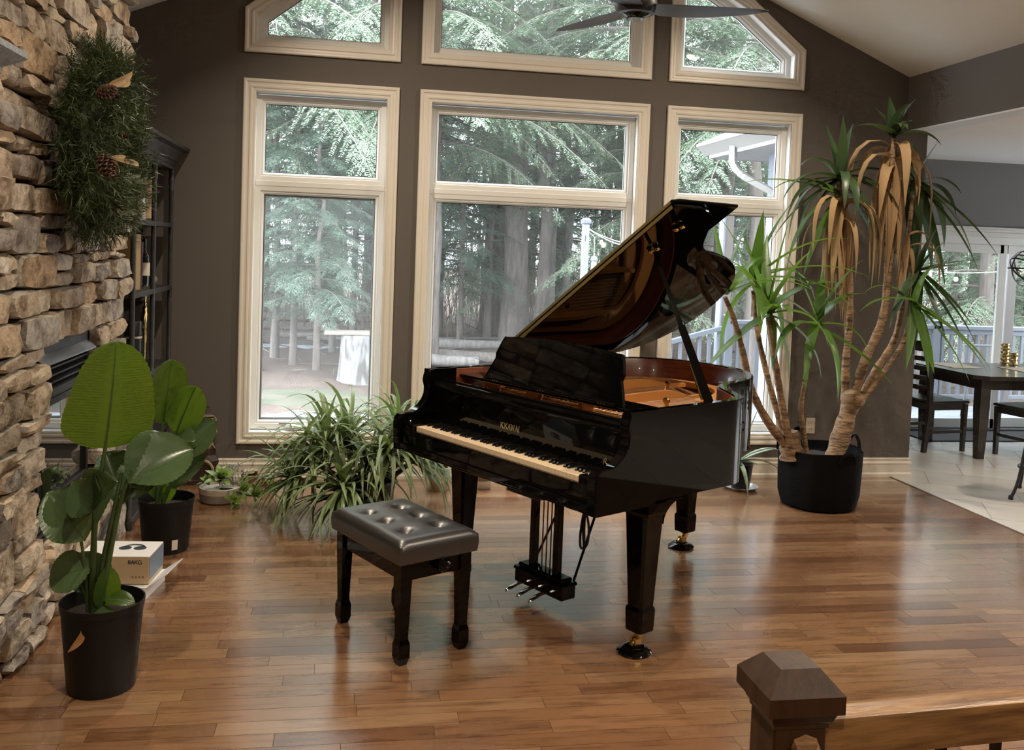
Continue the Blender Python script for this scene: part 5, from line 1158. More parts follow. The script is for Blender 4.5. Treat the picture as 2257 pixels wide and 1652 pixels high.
# low bowl of succulents
sc_ = P(468, 1116, z=0)+Vector((.03, .14, 0)); m_clay = mat('grey_stoneware', (.24, .215, .185), .8, bump=(30, .2)); m_clayl = mat('cream_stoneware', (.50, .44, .36), .7)
m_succ = leaf_mat('succulent_leaf', (.13, .22, .045), (.30, .40, .11), .4, .25, (.35, .48, .08), 5.)
sb = thing('succulent_bowl', 'low grey stoneware bowl of spilling green succulents by the baseboard', 'plant', (sc_.x, sc_.y, 0))
mb = MB(); mb.lathe([(.001, 0), (.115, 0), (.128, .012), (.134, .062)], 30); obj('bowl', mb, m_clay, sb, True, 40)
mb = MB(); mb.lathe([(.134, .062), (.135, .098), (.126, .10), (.122, .08), (.001, .08)], 30); obj('bowl_rim', mb, m_clayl, sb, True, 40)
def rosette(c, ax_, n, ln, w_, par, mt, spread=1.2, thick=.2):
    ax_ = V3(ax_).normalized(); u = ax_.orthogonal().normalized(); v_ = ax_.cross(u)
    for k in range(n):
        a = k*2.399; t = k/n; el = .15+spread*t; d = ax_*math.cos(el)+(u*math.cos(a)+v_*math.sin(a))*math.sin(el); b = V3(c)+ax_*.02*(1-t)
        simple_leaf(b, b+d*ln*(.6+.5*t), w_, mt, par, .25, ax_, 'leaf', 6)
rosette((-.0, -.04, .13), (.2, -.4, 1), 18, .125, .046, sb, m_succ); rosette((.12, -.07, .09), (.9, -.4, .3), 14, .11, .036, sb, m_succ); rosette((.20, -.10, .07), (1, -.5, .2), 14, .10, .034, sb, m_succ); rosette((.30, -.06, .07), (.8, -.2, .6), 14, .12, .036, sb, m_succ); rosette((.10, -.14, .05), (.3, -.9, .1), 12, .085, .03, sb, m_succ); rosette((-.07, .0, .10), (-.4, -.2, 1), 12, .09, .032, sb, m_succ)
mb = MB(); mb.tube(smooth_path([(0, -.02, .08), (.08, -.06, .09), (.16, -.08, .06), (.28, -.06, .045)], 4), .008, 6); obj('stem', mb, m_stem, sb, True)
m_silver = leaf_mat('silver_sprig', (.16, .19, .13), (.34, .37, .30), .5, .15)
for k in range(26):
    a = ra.uniform(0, 6.28); d = Vector((math.cos(a)*.5, math.sin(a)*.5, 1)).normalized(); b = Vector((.06+ra.uniform(-.08, .08), .06, .08)); L_ = ra.uniform(.10, .19); mb = MB(); mb.tube([b, b+d*L_], .0015, 4)
    for q in range(14):
        p = b+d*L_*(.25+.75*q/14); s = Vector((ra.uniform(-1, 1), ra.uniform(-1, 1), ra.uniform(-.2, 1))).normalized(); w_ = s.cross(d).normalized()*.004; mb.add([p-w_*.5, p+s*.010+w_, p+s*.020, p+s*.010-w_], [(0, 1, 2, 3)])
    o = obj('sprig', mb, m_silver, sb, fix=False)
# carved wooden totem
tp = P(442, 1068, z=0); m_carv = mat('carved_dark_wood', (.032, .018, .012), .5, var=((.07, .04, .025), 14, (1, 1, 1), .45, .7)); m_inl = mat('pale_inlay', (.36, .25, .15), .6)
tot = thing('carved_totem', 'dark carved wooden totem figure with pale inlaid lines against the baseboard', 'sculpture', (tp.x-.02, tp.y+.07, 0), math.radians(12))
rr_ = [(.13, .06, 0), (.13, .06, .03), (.10, .05, .035), (.105, .055, .12), (.12, .06, .14), (.125, .06, .16), (.10, .05, .20), (.105, .055, .25), (.085, .05, .27), (.095, .055, .33), (.105, .055, .36), (.085, .045, .38), (.09, .05, .47), (.075, .04, .49), (.06, .035, .53)]
mb = MB(); mb.loft([[(sx*a, sy*b, z) for sx, sy in ((-1, -1), (-.5, -1.25), (.5, -1.25), (1, -1), (1, 1), (-1, 1))] for a, b, z in rr_], True, True); obj('body', mb, m_carv, tot)
for k in range(5): mb = MB(); mb.box(.035, .085, -.068, -.058, .40+.018*k, .408+.018*k, .002); obj('inlay_line', mb, m_inl, tot)
mb = MB(); mb.tube(smooth_path([(.088, -.06, .47), (.10, -.062, .45), (.092, -.064, .42), (.10, -.062, .39), (.105, -.06, .36)], 4), .004, 6); obj('inlay_curl', mb, m_inl, tot, True)
mb = MB(); mb.tube([(.01+.075*math.cos(a), -.075, .085+.085*math.sin(a)) for a in [math.pi*i/12 for i in range(13)]], .010, 6); obj('inlay_arch', mb, m_inl, tot, True)
mb = MB(); mb.box(-.02, .06, -.07, -.06, .285, .30, .002); mb.box(-.08, -.02, -.072, -.062, .41, .416); mb.box(-.08, -.02, -.072, -.062, .435, .441); obj('inlay_bar', mb, m_inl, tot)
mb = MB(); mb.prism([(-.09, 0), (-.05, 0), (-.06, .05), (-.075, .05)], -.004, .004, lambda x, z, t: Vector((x, -.066+t, z))); mb.prism([(.05, .24), (.075, .275), (.10, .245), (.08, .30), (.07, .30)], -.004, .004, lambda x, z, t: Vector((x, -.066+t, z))); obj('inlay_wedge', mb, m_inl, tot)
# small wooden carts
m_crate = mat('toy_wood', (.14, .065, .032), .6); m_cratel = mat('toy_wood_pale', (.50, .37, .22), .6)
for (px, py, rz, lb) in ((548, 1072, .4, 'small wooden toy cart lying tipped beside the succulent bowl'), (588, 1082, .05, 'small wooden toy cart with pale edges in front of the baseboard')):
    g = P(px, py, z=0); t = thing('toy_cart', lb, 'toy', (g.x, g.y+.05, 0), rz)
    mb = MB(); mb.box(-.045, .045, -.035, .035, .012, .065, .002); obj('cart_body', mb, m_crate, t)
    for s in (-1, 1):
        mb = MB(); mb.box(-.05, .05, s*.036-.003, s*.036+.003, .062, .070, .001); mb.box(s*.046-.003, s*.046+.003, -.036, .036, .010, .105, .001); obj('cart_frame', mb, m_cratel, t)
    mb = MB(); mb.box(-.05, .05, -.036, .036, .100, .106, .001); obj('cart_roof', mb, m_cratel, t)
    for s in (-1, 1):
        for q in (-.03, .03): mb = MB(); mb.lathe([(.014, -.004), (.014, .004)], 12, (q, s*.04, .014), Matrix.Rotation(math.pi/2, 3, 'X')); obj('cart_wheel', mb, m_cratel, t)
# small pots seen under the piano
g = P(966, 1082, z=0); wp = thing('cream_planter', 'cream wood-look planter with a black liner pot behind the piano leg', 'planter', (g.x, g.y+.07, 0))
mb = MB(); mb.lathe([(.001, 0), (.078, 0), (.082, .01), (.084, .155), (.078, .16), (.074, .14)], 28); obj('planter', mb, mat('cream_woodgrain', (.56, .47, .35), .6, var=((.46, .37, .26), 4, (6, 6, 1), .4, .65)), wp, True, 40)
mb = MB(); mb.lathe([(.07, .12), (.077, .175), (.081, .178), (.081, .186), (.074, .186), (.07, .165), (.001, .165)], 28); obj('liner_pot', mb, m_pot, wp, True, 40)
for k in range(12): a = k*2.4; strap((0, 0, .165), (math.cos(a), math.sin(a), .9), .16, .012, 6, wp, m_aloed, n=8)
g = P(1064, 1079, z=0); jp = thing('two_tone_jar', 'small two tone stoneware jar planter on the floor behind the piano', 'planter', (g.x, g.y+.06, 0))
mb = MB(); mb.lathe([(.001, 0), (.058, 0), (.064, .008), (.066, .06)], 24); obj('jar_base', mb, m_clayl, jp, True, 40)
mb = MB(); mb.lathe([(.066, .06), (.0665, .088), (.062, .095), (.058, .085), (.001, .08)], 24); obj('jar_top', mb, mat('brown_glaze', (.15, .085, .045), .3), jp, True, 40)
mb = MB(); mb.tube([(.062*math.cos(a), .062*math.sin(a), .098) for a in [2*math.pi*i/24 for i in range(25)]], .005, 6, False); obj('jar_rim', mb, m_seal, jp, True)
for k in range(6): a = k*2.4; rosette((.02*math.cos(a), .02*math.sin(a), .085), (math.cos(a)*.4, math.sin(a)*.4, 1), 5, .03, .014, jp, m_succ)
g = P(1131, 1074, z=0); tpot = thing('terracotta_pot', 'small terracotta pot on the floor behind the pedal lyre', 'planter', (g.x, g.y+.05, 0))
mb = MB(); mb.lathe([(.001, 0), (.04, 0), (.05, .075), (.055, .075), (.056, .098), (.050, .098), (.047, .08), (.001, .078)], 24); obj('pot', mb, mat('terracotta', (.27, .095, .045), .8), tpot, True, 40)
for k in range(7): a = k*2.4; strap((0, 0, .08), (math.cos(a), math.sin(a), 1.2), .11, .010, 5, tpot, m_aloed, n=7)
# small aloe on a saucer between piano and fabric planter
g = P(1630, 1080, z=0); sa_ = thing('potted_aloe', 'small aloe in a black pot on a clear saucer between piano and fabric planter', 'plant', (g.x+.03, g.y+.06, 0))
mb = MB(); mb.lathe([(.001, .002), (.105, .002), (.125, .022), (.130, .022), (.108, 0), (.001, 0)], 30); obj('saucer', mb, mat('clear_plastic', (.45, .45, .44), .15, spec=.7), sa_, True, 40)
mb = MB(); mb.lathe([(.001, .006), (.066, .006), (.085, .18), (.089, .19), (.082, .19), (.078, .16), (.001, .155)], 28); obj('pot', mb, m_pot, sa_, True, 40)
m_aloep = leaf_mat('aloe_pale', (.20, .29, .17), (.42, .50, .36), .4, .2)
for d, L_, dr in (((.25, -.1, 1), .52, .8), ((.10, .1, 1), .50, .6), ((.02, 0, 1), .46, .3), ((.75, -.2, .65), .46, 4.0), ((.85, -.1, .45), .46, 1.6), ((.8, -.3, .25), .42, 4.5), ((-.05, -.5, -.1), .32, 5.), ((-.3, -.3, .1), .2, 4.), ((.5, -.4, .1), .16, 3)):
    strap((-.03, -.02, .20), d, L_, .036, dr, sa_, m_aloep, n=12, fold=.6)
# floor register and wall outlet
g = P(1580, 1063, z=0); mb = MB(); rgst = thing('floor_register', 'dark metal floor register by the baseboard behind the piano', 'vent', (g.x, g.y, 0))
mb = MB(); mb.box(-.15, .15, -.06, .06, 0, .006, .002); obj('register_frame', mb, mat('register_brown', (.05, .03, .02), .5, .3), rgst)
for k in range(14): mb = MB(); mb.box(-.13+.02*k-.003, -.13+.02*k+.003, -.045, .045, .006, .009); obj('louvre', mb, m_iron, rgst)
p0, p1 = P(1776, 921, y=0), P(1795, 954, y=0); oc = (p0+p1)/2; out_ = thing('wall_outlet', 'cream duplex wall outlet above the baseboard beside the cane stems', 'outlet', (oc.x, 0, oc.z))
hw, hh = .039, .062
mb = MB(); mb.box(-hw, hw, -.006, 0, -hh, hh, .004); obj('cover_plate', mb, mat('outlet_cream', (.66, .58, .48), .4), out_)
for s in (-1, 1):
    mb = MB(); mb.lathe([(.018, .006), (.018, .0085), (.001, .0088)], 16, (0, 0, s*.024), Matrix.Rotation(math.pi/2, 3, 'X')); soc = obj('socket', mb, mat('outlet_cream', (.66, .58, .48), .4), out_)
    for q in (-.007, .007): mb = MB(); mb.box(q-.0015, q+.0015, -.0095, -.0085, s*.024-.004, s*.024+.006); obj('slot', mb, m_seal, soc)
# ------------------------------------------------------------------ tall cane plant in a black fabric planter
yc = Vector((2.70, -.78, 0)); m_fab = mat('black_felt', (.004, .004, .0045), .95, spec=.15, bump=(200, .4))
yuc = thing('yucca_cane', 'tall many stemmed yucca cane plant with drooping brown leaves in a fabric planter', 'plant', yc)
mb = MB(); rings = []; nn = 48
for r_, z, w_ in ((.20, .0, 0), (.252, .012, .3), (.272, .10, 1), (.278, .25, 1), (.281, .37, .8), (.283, .405, .6), (.276, .405, .6), (.268, .36, .5), (.24, .34, 0), (.001, .34, 0)):
    rings.append([((r_+w_*(.006*math.sin(5*a)+.004*math.sin(11*a+1)))*math.cos(a), (r_+w_*(.006*math.sin(5*a)+.004*math.sin(11*a+1)))*math.sin(a), z+.006*math.sin(3*a)*(z > .3)) for a in [2*math.pi*i/nn for i in range(nn)]])
mb.loft(rings, True, True); obj('fabric_planter', mb, m_fab, yuc, True, 50)
for a0 in (0.15, math.pi-.3, -1.35, 1.7):
    pts = []
    for i in range(9):
        t = i/8; a = a0+(t-.5)*.5; h = .40+.085*math.sin(math.pi*t) if a0 != -1.35 else .385+.03*math.sin(math.pi*t)
        pts.append((.285*math.cos(a)*(1.0), .285*math.sin(a), h-(0 if 0 < i < 8 else .04)))
    mb = MB(); mb.tube(pts, .014, 6, flat=.35); obj('strap_handle', mb, m_fab, yuc, True, 60)
mb = MB(); mb.lathe([(.25, .335), (.12, .35), (.001, .352)], 24); obj('soil', mb, m_soil, yuc, True)
m_cane = mat('cane_bark', (.30, .19, .105), .85, var=((.10, .058, .034), 9, (1, 1, 4), .46, .64), bump=(22, 1.0, (1, 1, 3)))
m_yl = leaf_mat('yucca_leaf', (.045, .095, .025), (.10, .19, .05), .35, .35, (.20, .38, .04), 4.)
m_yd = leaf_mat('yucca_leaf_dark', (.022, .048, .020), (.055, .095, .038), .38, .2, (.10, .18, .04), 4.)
m_dead = leaf_mat('dead_yucca_leaf', (.27, .16, .07), (.46, .31, .16), .8, .25, None, 5.)
def Y(px, py, dy=0.): return P(px, py, y=yc.y+dy)-yc
def px_m(p): return 2056/max(.1, (p+yc-CAM).dot(AX_F))
def cane(pts, w0, w1, dy0=0., dy1=0., knots=True):
    n = len(pts); q = [Y(p[0], p[1], dy0+(dy1-dy0)*i/(n-1)) for i, p in enumerate(pts)]; q = smooth_path(q, 6); k = len(q); rad = []
    for i in range(k):
        t = i/(k-1); r_ = (w0+(w1-w0)*t)/2/px_m(q[i]); rad.append(r_*.70*(1+.07*math.sin(i*2.1)+.05*math.sin(i*5.3)))
    mb = MB(); mb.tube(q, rad, 10); o = obj('cane', mb, m_cane, yuc, True, 80); return q
ry = random.Random(17)
cane([(1745, 1010), (1742, 975), (1740, 950)], 78, 50, -.05, -.05)
cane([(1735, 985), (1690, 925), (1655, 855), (1638, 780), (1618, 705), (1598, 655)], 30, 14, -.06, -.16)
cane([(1742, 980), (1725, 900), (1712, 820), (1702, 750), (1693, 700)], 26, 15, -.10, -.14)
cane([(1738, 985), (1705, 880), (1682, 790), (1668, 720), (1660, 640)], 22, 13, .02, .10)
cane([(1778, 1000), (1768, 930), (1766, 890), (1776, 830), (1783, 770), (1796, 725)], 18, 12, -.02, -.10)
cane([(1838, 1012), (1860, 940), (1878, 880)], 62, 52, -.03, .0)
mb = MB(); mb.sphere(Y(1880, 878), .085, 14, 10, (1, 1, .85)); obj('cane_knot', mb, m_cane, yuc, True, 80)
cane([(1862, 880), (1864, 800), (1873, 700), (1872, 600), (1858, 480), (1848, 400)], 26, 14, .03, .12)
cane([(1880, 880), (1908, 790), (1945, 705), (1957, 600), (1957, 500), (1964, 400), (1970, 305)], 32, 14, 0, -.05)
cane([(1893, 885), (1930, 815), (1968, 755), (1985, 690), (1998, 560), (2012, 430)], 24, 13, .02, .05)
cane([(1898, 885), (1950, 815), (1988, 760), (2005, 705), (2014, 680)], 18, 13, -.04, -.14)
def head(px, py, dy, leaves, mt, w_=.042, n=12):
    b = Y(px, py, dy)
    for (dx, dyp, L_, dr, *dd) in leaves:
        depth = dd[0] if dd else ry.uniform(-.5, .5); d = AX_R*dx-AX_D*dyp-AX_F*depth
        strap(b+Vector((ry.uniform(-.01, .01), ry.uniform(-.01, .01), ry.uniform(-.02, .02))), d, L_*(1.3 if mt is m_yl else 1.12), w_*(1.75 if mt is m_yl else 1.6)*ry.uniform(.8, 1.15), dr, yuc, mt, n=n, curl=ry.uniform(-.4, .4), fold=.3)
# leaves: (picture direction right, up, length m, sag, depth)
head(1600, 645, -.16, [(-.5, 1, .36, 1.5), (-.2, 1, .42, 1.), (.25, 1, .40, 1.2), (.7, .9, .38, 1.5), (-.9, .7, .30, 3), (-1, .2, .26, 3), (.9, .5, .45, 2), (1, .3, .52, 1.2), (-.3, .6, .25, 3, 1), (.3, .6, .3, 3, 1)], m_yl)
head(1694, 690, -.14, [(0, 1, .48, .6), (.18, 1, .52, .6), (-.25, 1, .50, .8), (.45, 1, .42, 1.2), (-.55, .9, .45, 1.4), (.8, .6, .55, 1.2), (-.9, -.6, .5, .8), (.9, -.3, .45, 4), (.3, -.4, .36, 6), (.1, -.6, .3, 5), (.6, .2, .4, 5), (-.4, .5, .3, 4, 1), (.2, .5, .28, 4, 1)], m_yl, .055)
head(1660, 620, .10, [(0, 1, .42, .5), (.4, 1, .48, 1.), (-.4, 1, .45, 1.), (.8, .8, .55, 1.3), (-.8, .6, .45, 2), (1, .35, .62, 1.), (.9, .1, .6, 1.6), (-1, .1, .42, 3), (.4, .3, .5, 6), (-.2, -.2, .5, 6), (.1, 0, .45, 7), (.6, -.2, .5, 5)], m_yl, .05)
head(1800, 712, -.10, [(.2, 1, .34, .8), (.55, 1, .42, 1.2), (.8, .8, .36, 2), (-.3, .9, .42, 1.2), (-.8, .7, .50, 1.5), (1, -.55, .58, .5), (-.3, -.5, .4, 4), (.2, -.3, .45, 6), (-.6, .2, .4, 5), (.7, .1, .35, 5)], m_yl, .05)
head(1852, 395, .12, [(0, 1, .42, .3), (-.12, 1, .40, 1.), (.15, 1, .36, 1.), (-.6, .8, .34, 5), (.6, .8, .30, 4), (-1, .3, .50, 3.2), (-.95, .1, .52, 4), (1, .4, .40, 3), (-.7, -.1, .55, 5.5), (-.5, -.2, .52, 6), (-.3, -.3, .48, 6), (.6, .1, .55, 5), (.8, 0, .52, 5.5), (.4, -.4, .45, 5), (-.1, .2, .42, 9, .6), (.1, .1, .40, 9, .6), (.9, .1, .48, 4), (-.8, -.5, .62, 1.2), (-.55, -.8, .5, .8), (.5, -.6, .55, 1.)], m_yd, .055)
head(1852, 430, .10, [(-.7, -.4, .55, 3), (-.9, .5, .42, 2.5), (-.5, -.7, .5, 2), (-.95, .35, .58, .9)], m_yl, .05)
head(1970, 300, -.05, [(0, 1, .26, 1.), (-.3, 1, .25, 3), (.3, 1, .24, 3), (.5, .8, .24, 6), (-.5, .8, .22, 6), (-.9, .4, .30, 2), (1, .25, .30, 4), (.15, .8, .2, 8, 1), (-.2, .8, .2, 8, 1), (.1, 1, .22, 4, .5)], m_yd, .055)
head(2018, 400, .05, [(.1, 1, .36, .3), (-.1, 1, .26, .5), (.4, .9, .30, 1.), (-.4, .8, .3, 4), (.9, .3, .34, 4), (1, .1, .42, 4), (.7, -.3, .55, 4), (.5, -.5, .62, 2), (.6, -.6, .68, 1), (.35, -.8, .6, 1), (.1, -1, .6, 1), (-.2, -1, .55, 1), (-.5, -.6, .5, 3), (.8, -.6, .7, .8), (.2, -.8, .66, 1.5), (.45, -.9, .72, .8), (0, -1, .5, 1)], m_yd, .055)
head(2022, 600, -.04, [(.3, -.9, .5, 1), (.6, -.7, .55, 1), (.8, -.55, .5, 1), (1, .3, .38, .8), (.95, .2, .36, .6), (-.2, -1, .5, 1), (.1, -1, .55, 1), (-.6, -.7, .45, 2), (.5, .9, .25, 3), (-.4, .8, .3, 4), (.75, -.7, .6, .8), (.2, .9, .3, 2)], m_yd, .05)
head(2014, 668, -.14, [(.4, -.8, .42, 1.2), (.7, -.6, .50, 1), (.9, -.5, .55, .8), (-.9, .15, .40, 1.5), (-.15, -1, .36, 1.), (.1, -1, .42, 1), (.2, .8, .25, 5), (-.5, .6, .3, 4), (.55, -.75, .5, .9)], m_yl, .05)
for (px, py, n, L0, L1_, wd) in ((1852, 440, 34, .45, .80, .05), (1966, 322, 38, .40, .92, .05), (2000, 520, 9, .3, .5, .035)):
    for k in range(n):
        a = k*2.399; d = Vector((math.cos(a)*.30, math.sin(a)*.30, -.6 if k % 5 else .15)); b = Y(px+ry.uniform(-4, 4), py+ry.uniform(-6, 60), .0 if px != 1852 else .08)
        strap(b, d, ry.uniform(L0, L1_), wd*ry.uniform(.8, 1.5), 16, yuc, m_dead, 'dead_leaf', 10, ry.uniform(-.7, .7), .5, twist=ry.uniform(-1.5, 1.5))
mb = MB(); t0 = Y(1658, 668, -.06); mb.box(t0.x-.008, t0.x+.012, t0.y-.002, t0.y, t0.z-.09, t0.z+.02); obj('plant_tag', mb, m_whitecard, yuc)
# ------------------------------------------------------------------ dining side: sliding door, table, chairs, vases, pendant
sd = empty('door_1'); sd['kind'] = 'structure'
def sbox(name, x0, x1, y0, y1, z0, z1, mt, par=sd, b=.004):
    mb = MB(); mb.box(x0, x1, y0, y1, z0, z1, b); return obj(name, mb, mt, par)
m_dtrim = mat('door_trim_white', (.72, .70, .66), .4)
for z0, z1, t in ((DZ-.005, DZ+.045, .018), (DZ+.045, DZ+.075, .028), (DZ+.075, DZ+.095, .036)): sbox('head_casing', DX0-.10, DX1+.10, DY-t, DY, z0, z1, m_dtrim)
sbox('side_casing', DX0-.09, DX0, DY-.02, DY, 0, DZ, m_dtrim); sbox('side_casing', DX1, DX1+.09, DY-.02, DY, 0, DZ, m_dtrim)
sbox('head_jamb', DX0, DX1, DY, DY+.12, DZ-.08, DZ, m_white); sbox('sill', DX0, DX1, DY-.02, DY+.14, -.02, .03, mat('sill_dark', (.05, .05, .055), .5))
wP_ = (DX1-DX0)/3
for k in range(3):
    x0 = DX0+wP_*k; x1 = x0+wP_; yy = DY+.04+(.045 if k % 2 else 0)
    pan = sbox('door_panel_stile', x0, x0+.085, yy, yy+.04, .03, DZ-.08, m_white); sbox('door_panel_stile', x1-.085+(.04 if k < 2 else 0), x1+(.04 if k < 2 else 0), yy, yy+.04, .03, DZ-.08, m_white)
    sbox('door_panel_rail', x0, x1, yy, yy+.04, .03, .13, m_white); sbox('door_panel_rail', x0, x1, yy, yy+.04, DZ-.17, DZ-.08, m_white)
    mb = MB(); mb.add([(x0+.05, yy+.02, .1), (x1, yy+.02, .1), (x1, yy+.02, DZ-.15), (x0+.05, yy+.02, DZ-.15)], [(0, 1, 2, 3)]); obj('pane', mb, m_glass, sd)
mb = MB(); hx = DX0+wP_*1.0+.02; mb.tube(smooth_path([(hx+.95, DY+.04, .86), (hx+.93, DY-.03, .88), (hx+.93, DY-.035, .98), (hx+.93, DY-.03, 1.08), (hx+.95, DY+.04, 1.10)], 4), .010, 8); obj('pull_handle', mb, m_steel, sd, True)
mb = MB(); mb.box(4.95, 6.6, DY-.52, DY-.04, 0, .012, .004); tag(obj('door_mat', mb, mat('mat_black', (.02, .02, .022), .95), None), 'black rubber mat on the tile in front of the sliding door', 'mat')
mb = MB(); 
m_dtab = mat('espresso_wood', (.030, .026, .024), .30, coat=.2, var=((.055, .048, .043), 5, (1, 10, 3), .4, .7))
tc_ = P(2145, 826, z=.75); tl = P(2155, 1013, z=0)
T0x, T0y = tl.x-.07, tl.y-.06
tab = thing('dining_table', 'dark wooden dining table with octagonal corners seen through the right opening', 'table', (T0x, T0y, 0))
LX, LY = 1.9, 1.05
oc_ = [(.10, 0), (LX-.10, 0), (LX, .10), (LX, LY-.10), (LX-.10, LY), (.10, LY), (0, LY-.10), (0, .10)]
mb = MB(); mb.prism([(x-.0, y) for x, y in oc_], .715, .75); obj('table_top', mb, m_dtab, tab)
for q in ((.10, LX-.10, .08, .11), (.10, LX-.10, LY-.11, LY-.08), (.08, .11, .10, LY-.10), (LX-.11, LX-.08, .10, LY-.10)): mb = MB(); mb.box(*q, .62, .715, .002); obj('apron', mb, m_dtab, tab)
for x in (.115, LX-.115):
    for y in (.115, LY-.115):
        mb = MB(); mb.loft([[(x-h, y-h, z), (x+h, y-h, z), (x+h, y+h, z), (x-h, y+h, z)] for h, z in ((.032, 0), (.048, .45), (.048, .715))], True, True); obj('leg', mb, m_dtab, tab)
def ladder_chair(name, label, loc, rz, slats=5, H=1.02):
    """local: seat opens to +y, back at y=-.2"""
    t = thing(name, label, 'chair', loc, rz, 'dark ladder back dining chairs')
    for s in (-1, 1):
        mb = MB(); pts = [(s*.205, -.235, 0), (s*.205, -.205, .25), (s*.205, -.195, .46), (s*.200, -.215, .75), (s*.195, -.265, H)]
        mb.loft([[(x-.017, y-.020, z), (x+.017, y-.020, z), (x+.017, y+.020, z), (x-.017, y+.020, z)] for x, y, z in [tuple(p) for p in smooth_path(pts, 4)]], True, True); obj('back_post', mb, m_dtab, t)
        mb = MB(); x = s*.205; y = .20; mb.loft([[(x-h, y-h, z), (x+h, y-h, z), (x+h, y+h, z), (x-h, y+h, z)] for h, z in ((.016, 0), (.022, .44))], True, True); obj('leg', mb, m_dtab, t)
        mb = MB(); mb.box(s*.205-.010, s*.205+.010, -.20, .20, .17, .20, .002); obj('stretcher', mb, m_dtab, t)
        mb = MB(); mb.box(s*.205-.012, s*.205+.012, -.19, .20, .385, .445, .002); obj('seat_rail', mb, m_dtab, t)
    mb = MB(); mb.box(-.20, .20, .19, .212, .385, .445, .002); mb.box(-.20, .20, -.20, -.18, .385, .445, .002); obj('seat_rail', mb, m_dtab, t)
    mb = MB(); mb.box(-.235, .235, -.20, .235, .445, .470, .008); obj('seat', mb, m_dtab, t)
    for k in range(slats):
        z0 = .56+(H-.56-.10)*k/(slats-1); hgt = .095 if k == slats-1 else .045; bow = .022; q = []
        yb = lambda z: -.195-.022*max(0, (z-.46)/.29) if z < .75 else -.215-.05*(z-.75)/(H-.75)
        mb = MB(); mb.loft([[(x, yb(z)-bow*(1-(x/.2)**2)+dy, z) for z, dy in ((z0, -.008), (z0+hgt, -.008), (z0+hgt, .008), (z0, .008))] for x in [-.20+.4*i/8 for i in range(9)]], True, True); obj('back_slat', mb, m_dtab, t, True, 40)
    return t
c0 = P(2072, 1000, z=0)
ladder_chair('dining_chair', 'dark ladder back dining chair at the table end by the wall corner', (c0.x+.08, c0.y+.30, 0), math.radians(-90+8))
c1 = P(2192, 1000, z=0)
ch2 = ladder_chair('dining_chair', 'dark wooden dining chair at the long table side, cut by the picture edge', (c1.x+.25, c1.y-.15, 0), math.radians(12))
for (px, py, h, lb) in ((2214, 802, .205, 'taller gold studded vase on the dining table'), (2233, 808, .135, 'shorter gold studded vase in front of the taller one')):
    g = P(px, py, z=.75); t = thing('studded_vase', lb, 'vase', (g.x, g.y, .75), .3, 'gold studded vases'); r_ = .036; rows = int(h/.034); mb = MB()
    mb.lathe([(r_, 0), (r_, h), (r_*.85, h), (r_*.85, h-.02), (.001, h-.02)], 10); obj('vase_body', mb, mat('gold_metal', (.62, .47, .22), .28, 1.), t)
    mb = MB()
    for i in range(rows):
        for j in range(8):
            a = 2*math.pi*(j+.5*(i % 2))/8; z = (i+.5)*h/rows; d = Vector((math.cos(a), math.sin(a), 0)); s = Vector((-d.y, d.x, 0)); c = d*r_*.96+Vector((0, 0, z)); e = .0155; mb.add([c+s*e, c+Vector((0, 0, e)), c-s*e, c-Vector((0, 0, e)), c+d*.013], [(0, 1, 4), (1, 2, 4), (2, 3, 4), (3, 0, 4)])
    o = obj('studs', mb, mat('gold_metal', (.62, .47, .22), .28, 1.), t); o['kind'] = 'stuff'
for (px, py, lb) in ((2105, 805, 'cream woven placemat at the end of the dining table'), (2262, 815, 'cream woven placemat beside the vases at the picture edge')):
    g = P(px, py, z=.752); mb = MB(); mb.box(-.16, .16, -.20, .20, 0, .004, .001); tag(obj('placemat', mb, mat('cream_mat', (.48, .42, .32), .8, bump=(80, .5)), None, loc=(max(g.x, T0x+.2), g.y, .7505)), lb, 'placemat', 'placemats on the dining table')
# orb pendant
g = P(2268, 592, y=1.0); orb = thing('orb_pendant', 'metal ring orb pendant lamp hanging over the dining table', 'lamp', (g.x, g.y, g.z)); m_nick = mat('dark_nickel', (.20, .19, .18), .3, 1.)
for ax_, an_ in (('X', 0), ('X', 1.57), ('Y', 1.1), ('Y', .55), ('X', .8)):
    mb = MB(); Mx = Matrix.Rotation(an_, 3, ax_); rO = .175; rings = []
    for i in range(41):
        a = 2*math.pi*i/40; c, s = math.cos(a), math.sin(a); rings.append([Mx @ Vector((c*rr, s*rr, hz)) for rr, hz in ((rO, -.008), (rO+.004, -.008), (rO+.004, .008), (rO, .008))])
    mb.loft(rings, True); obj('ring', mb, m_nick, orb, True, 40)
mb = MB(); mb.tube([(0, 0, .17), (0, 0, ZC-g.z)], .006, 8); mb.lathe([(.06, ZC-g.z-.03), (.06, ZC-g.z)], 20); obj('stem', mb, m_nick, orb, True, 40)
mb = MB(); mb.tube([(0, 0, .17), (0, 0, .05)], .012, 8); obj('lamp_socket', mb, m_nick, orb, True)
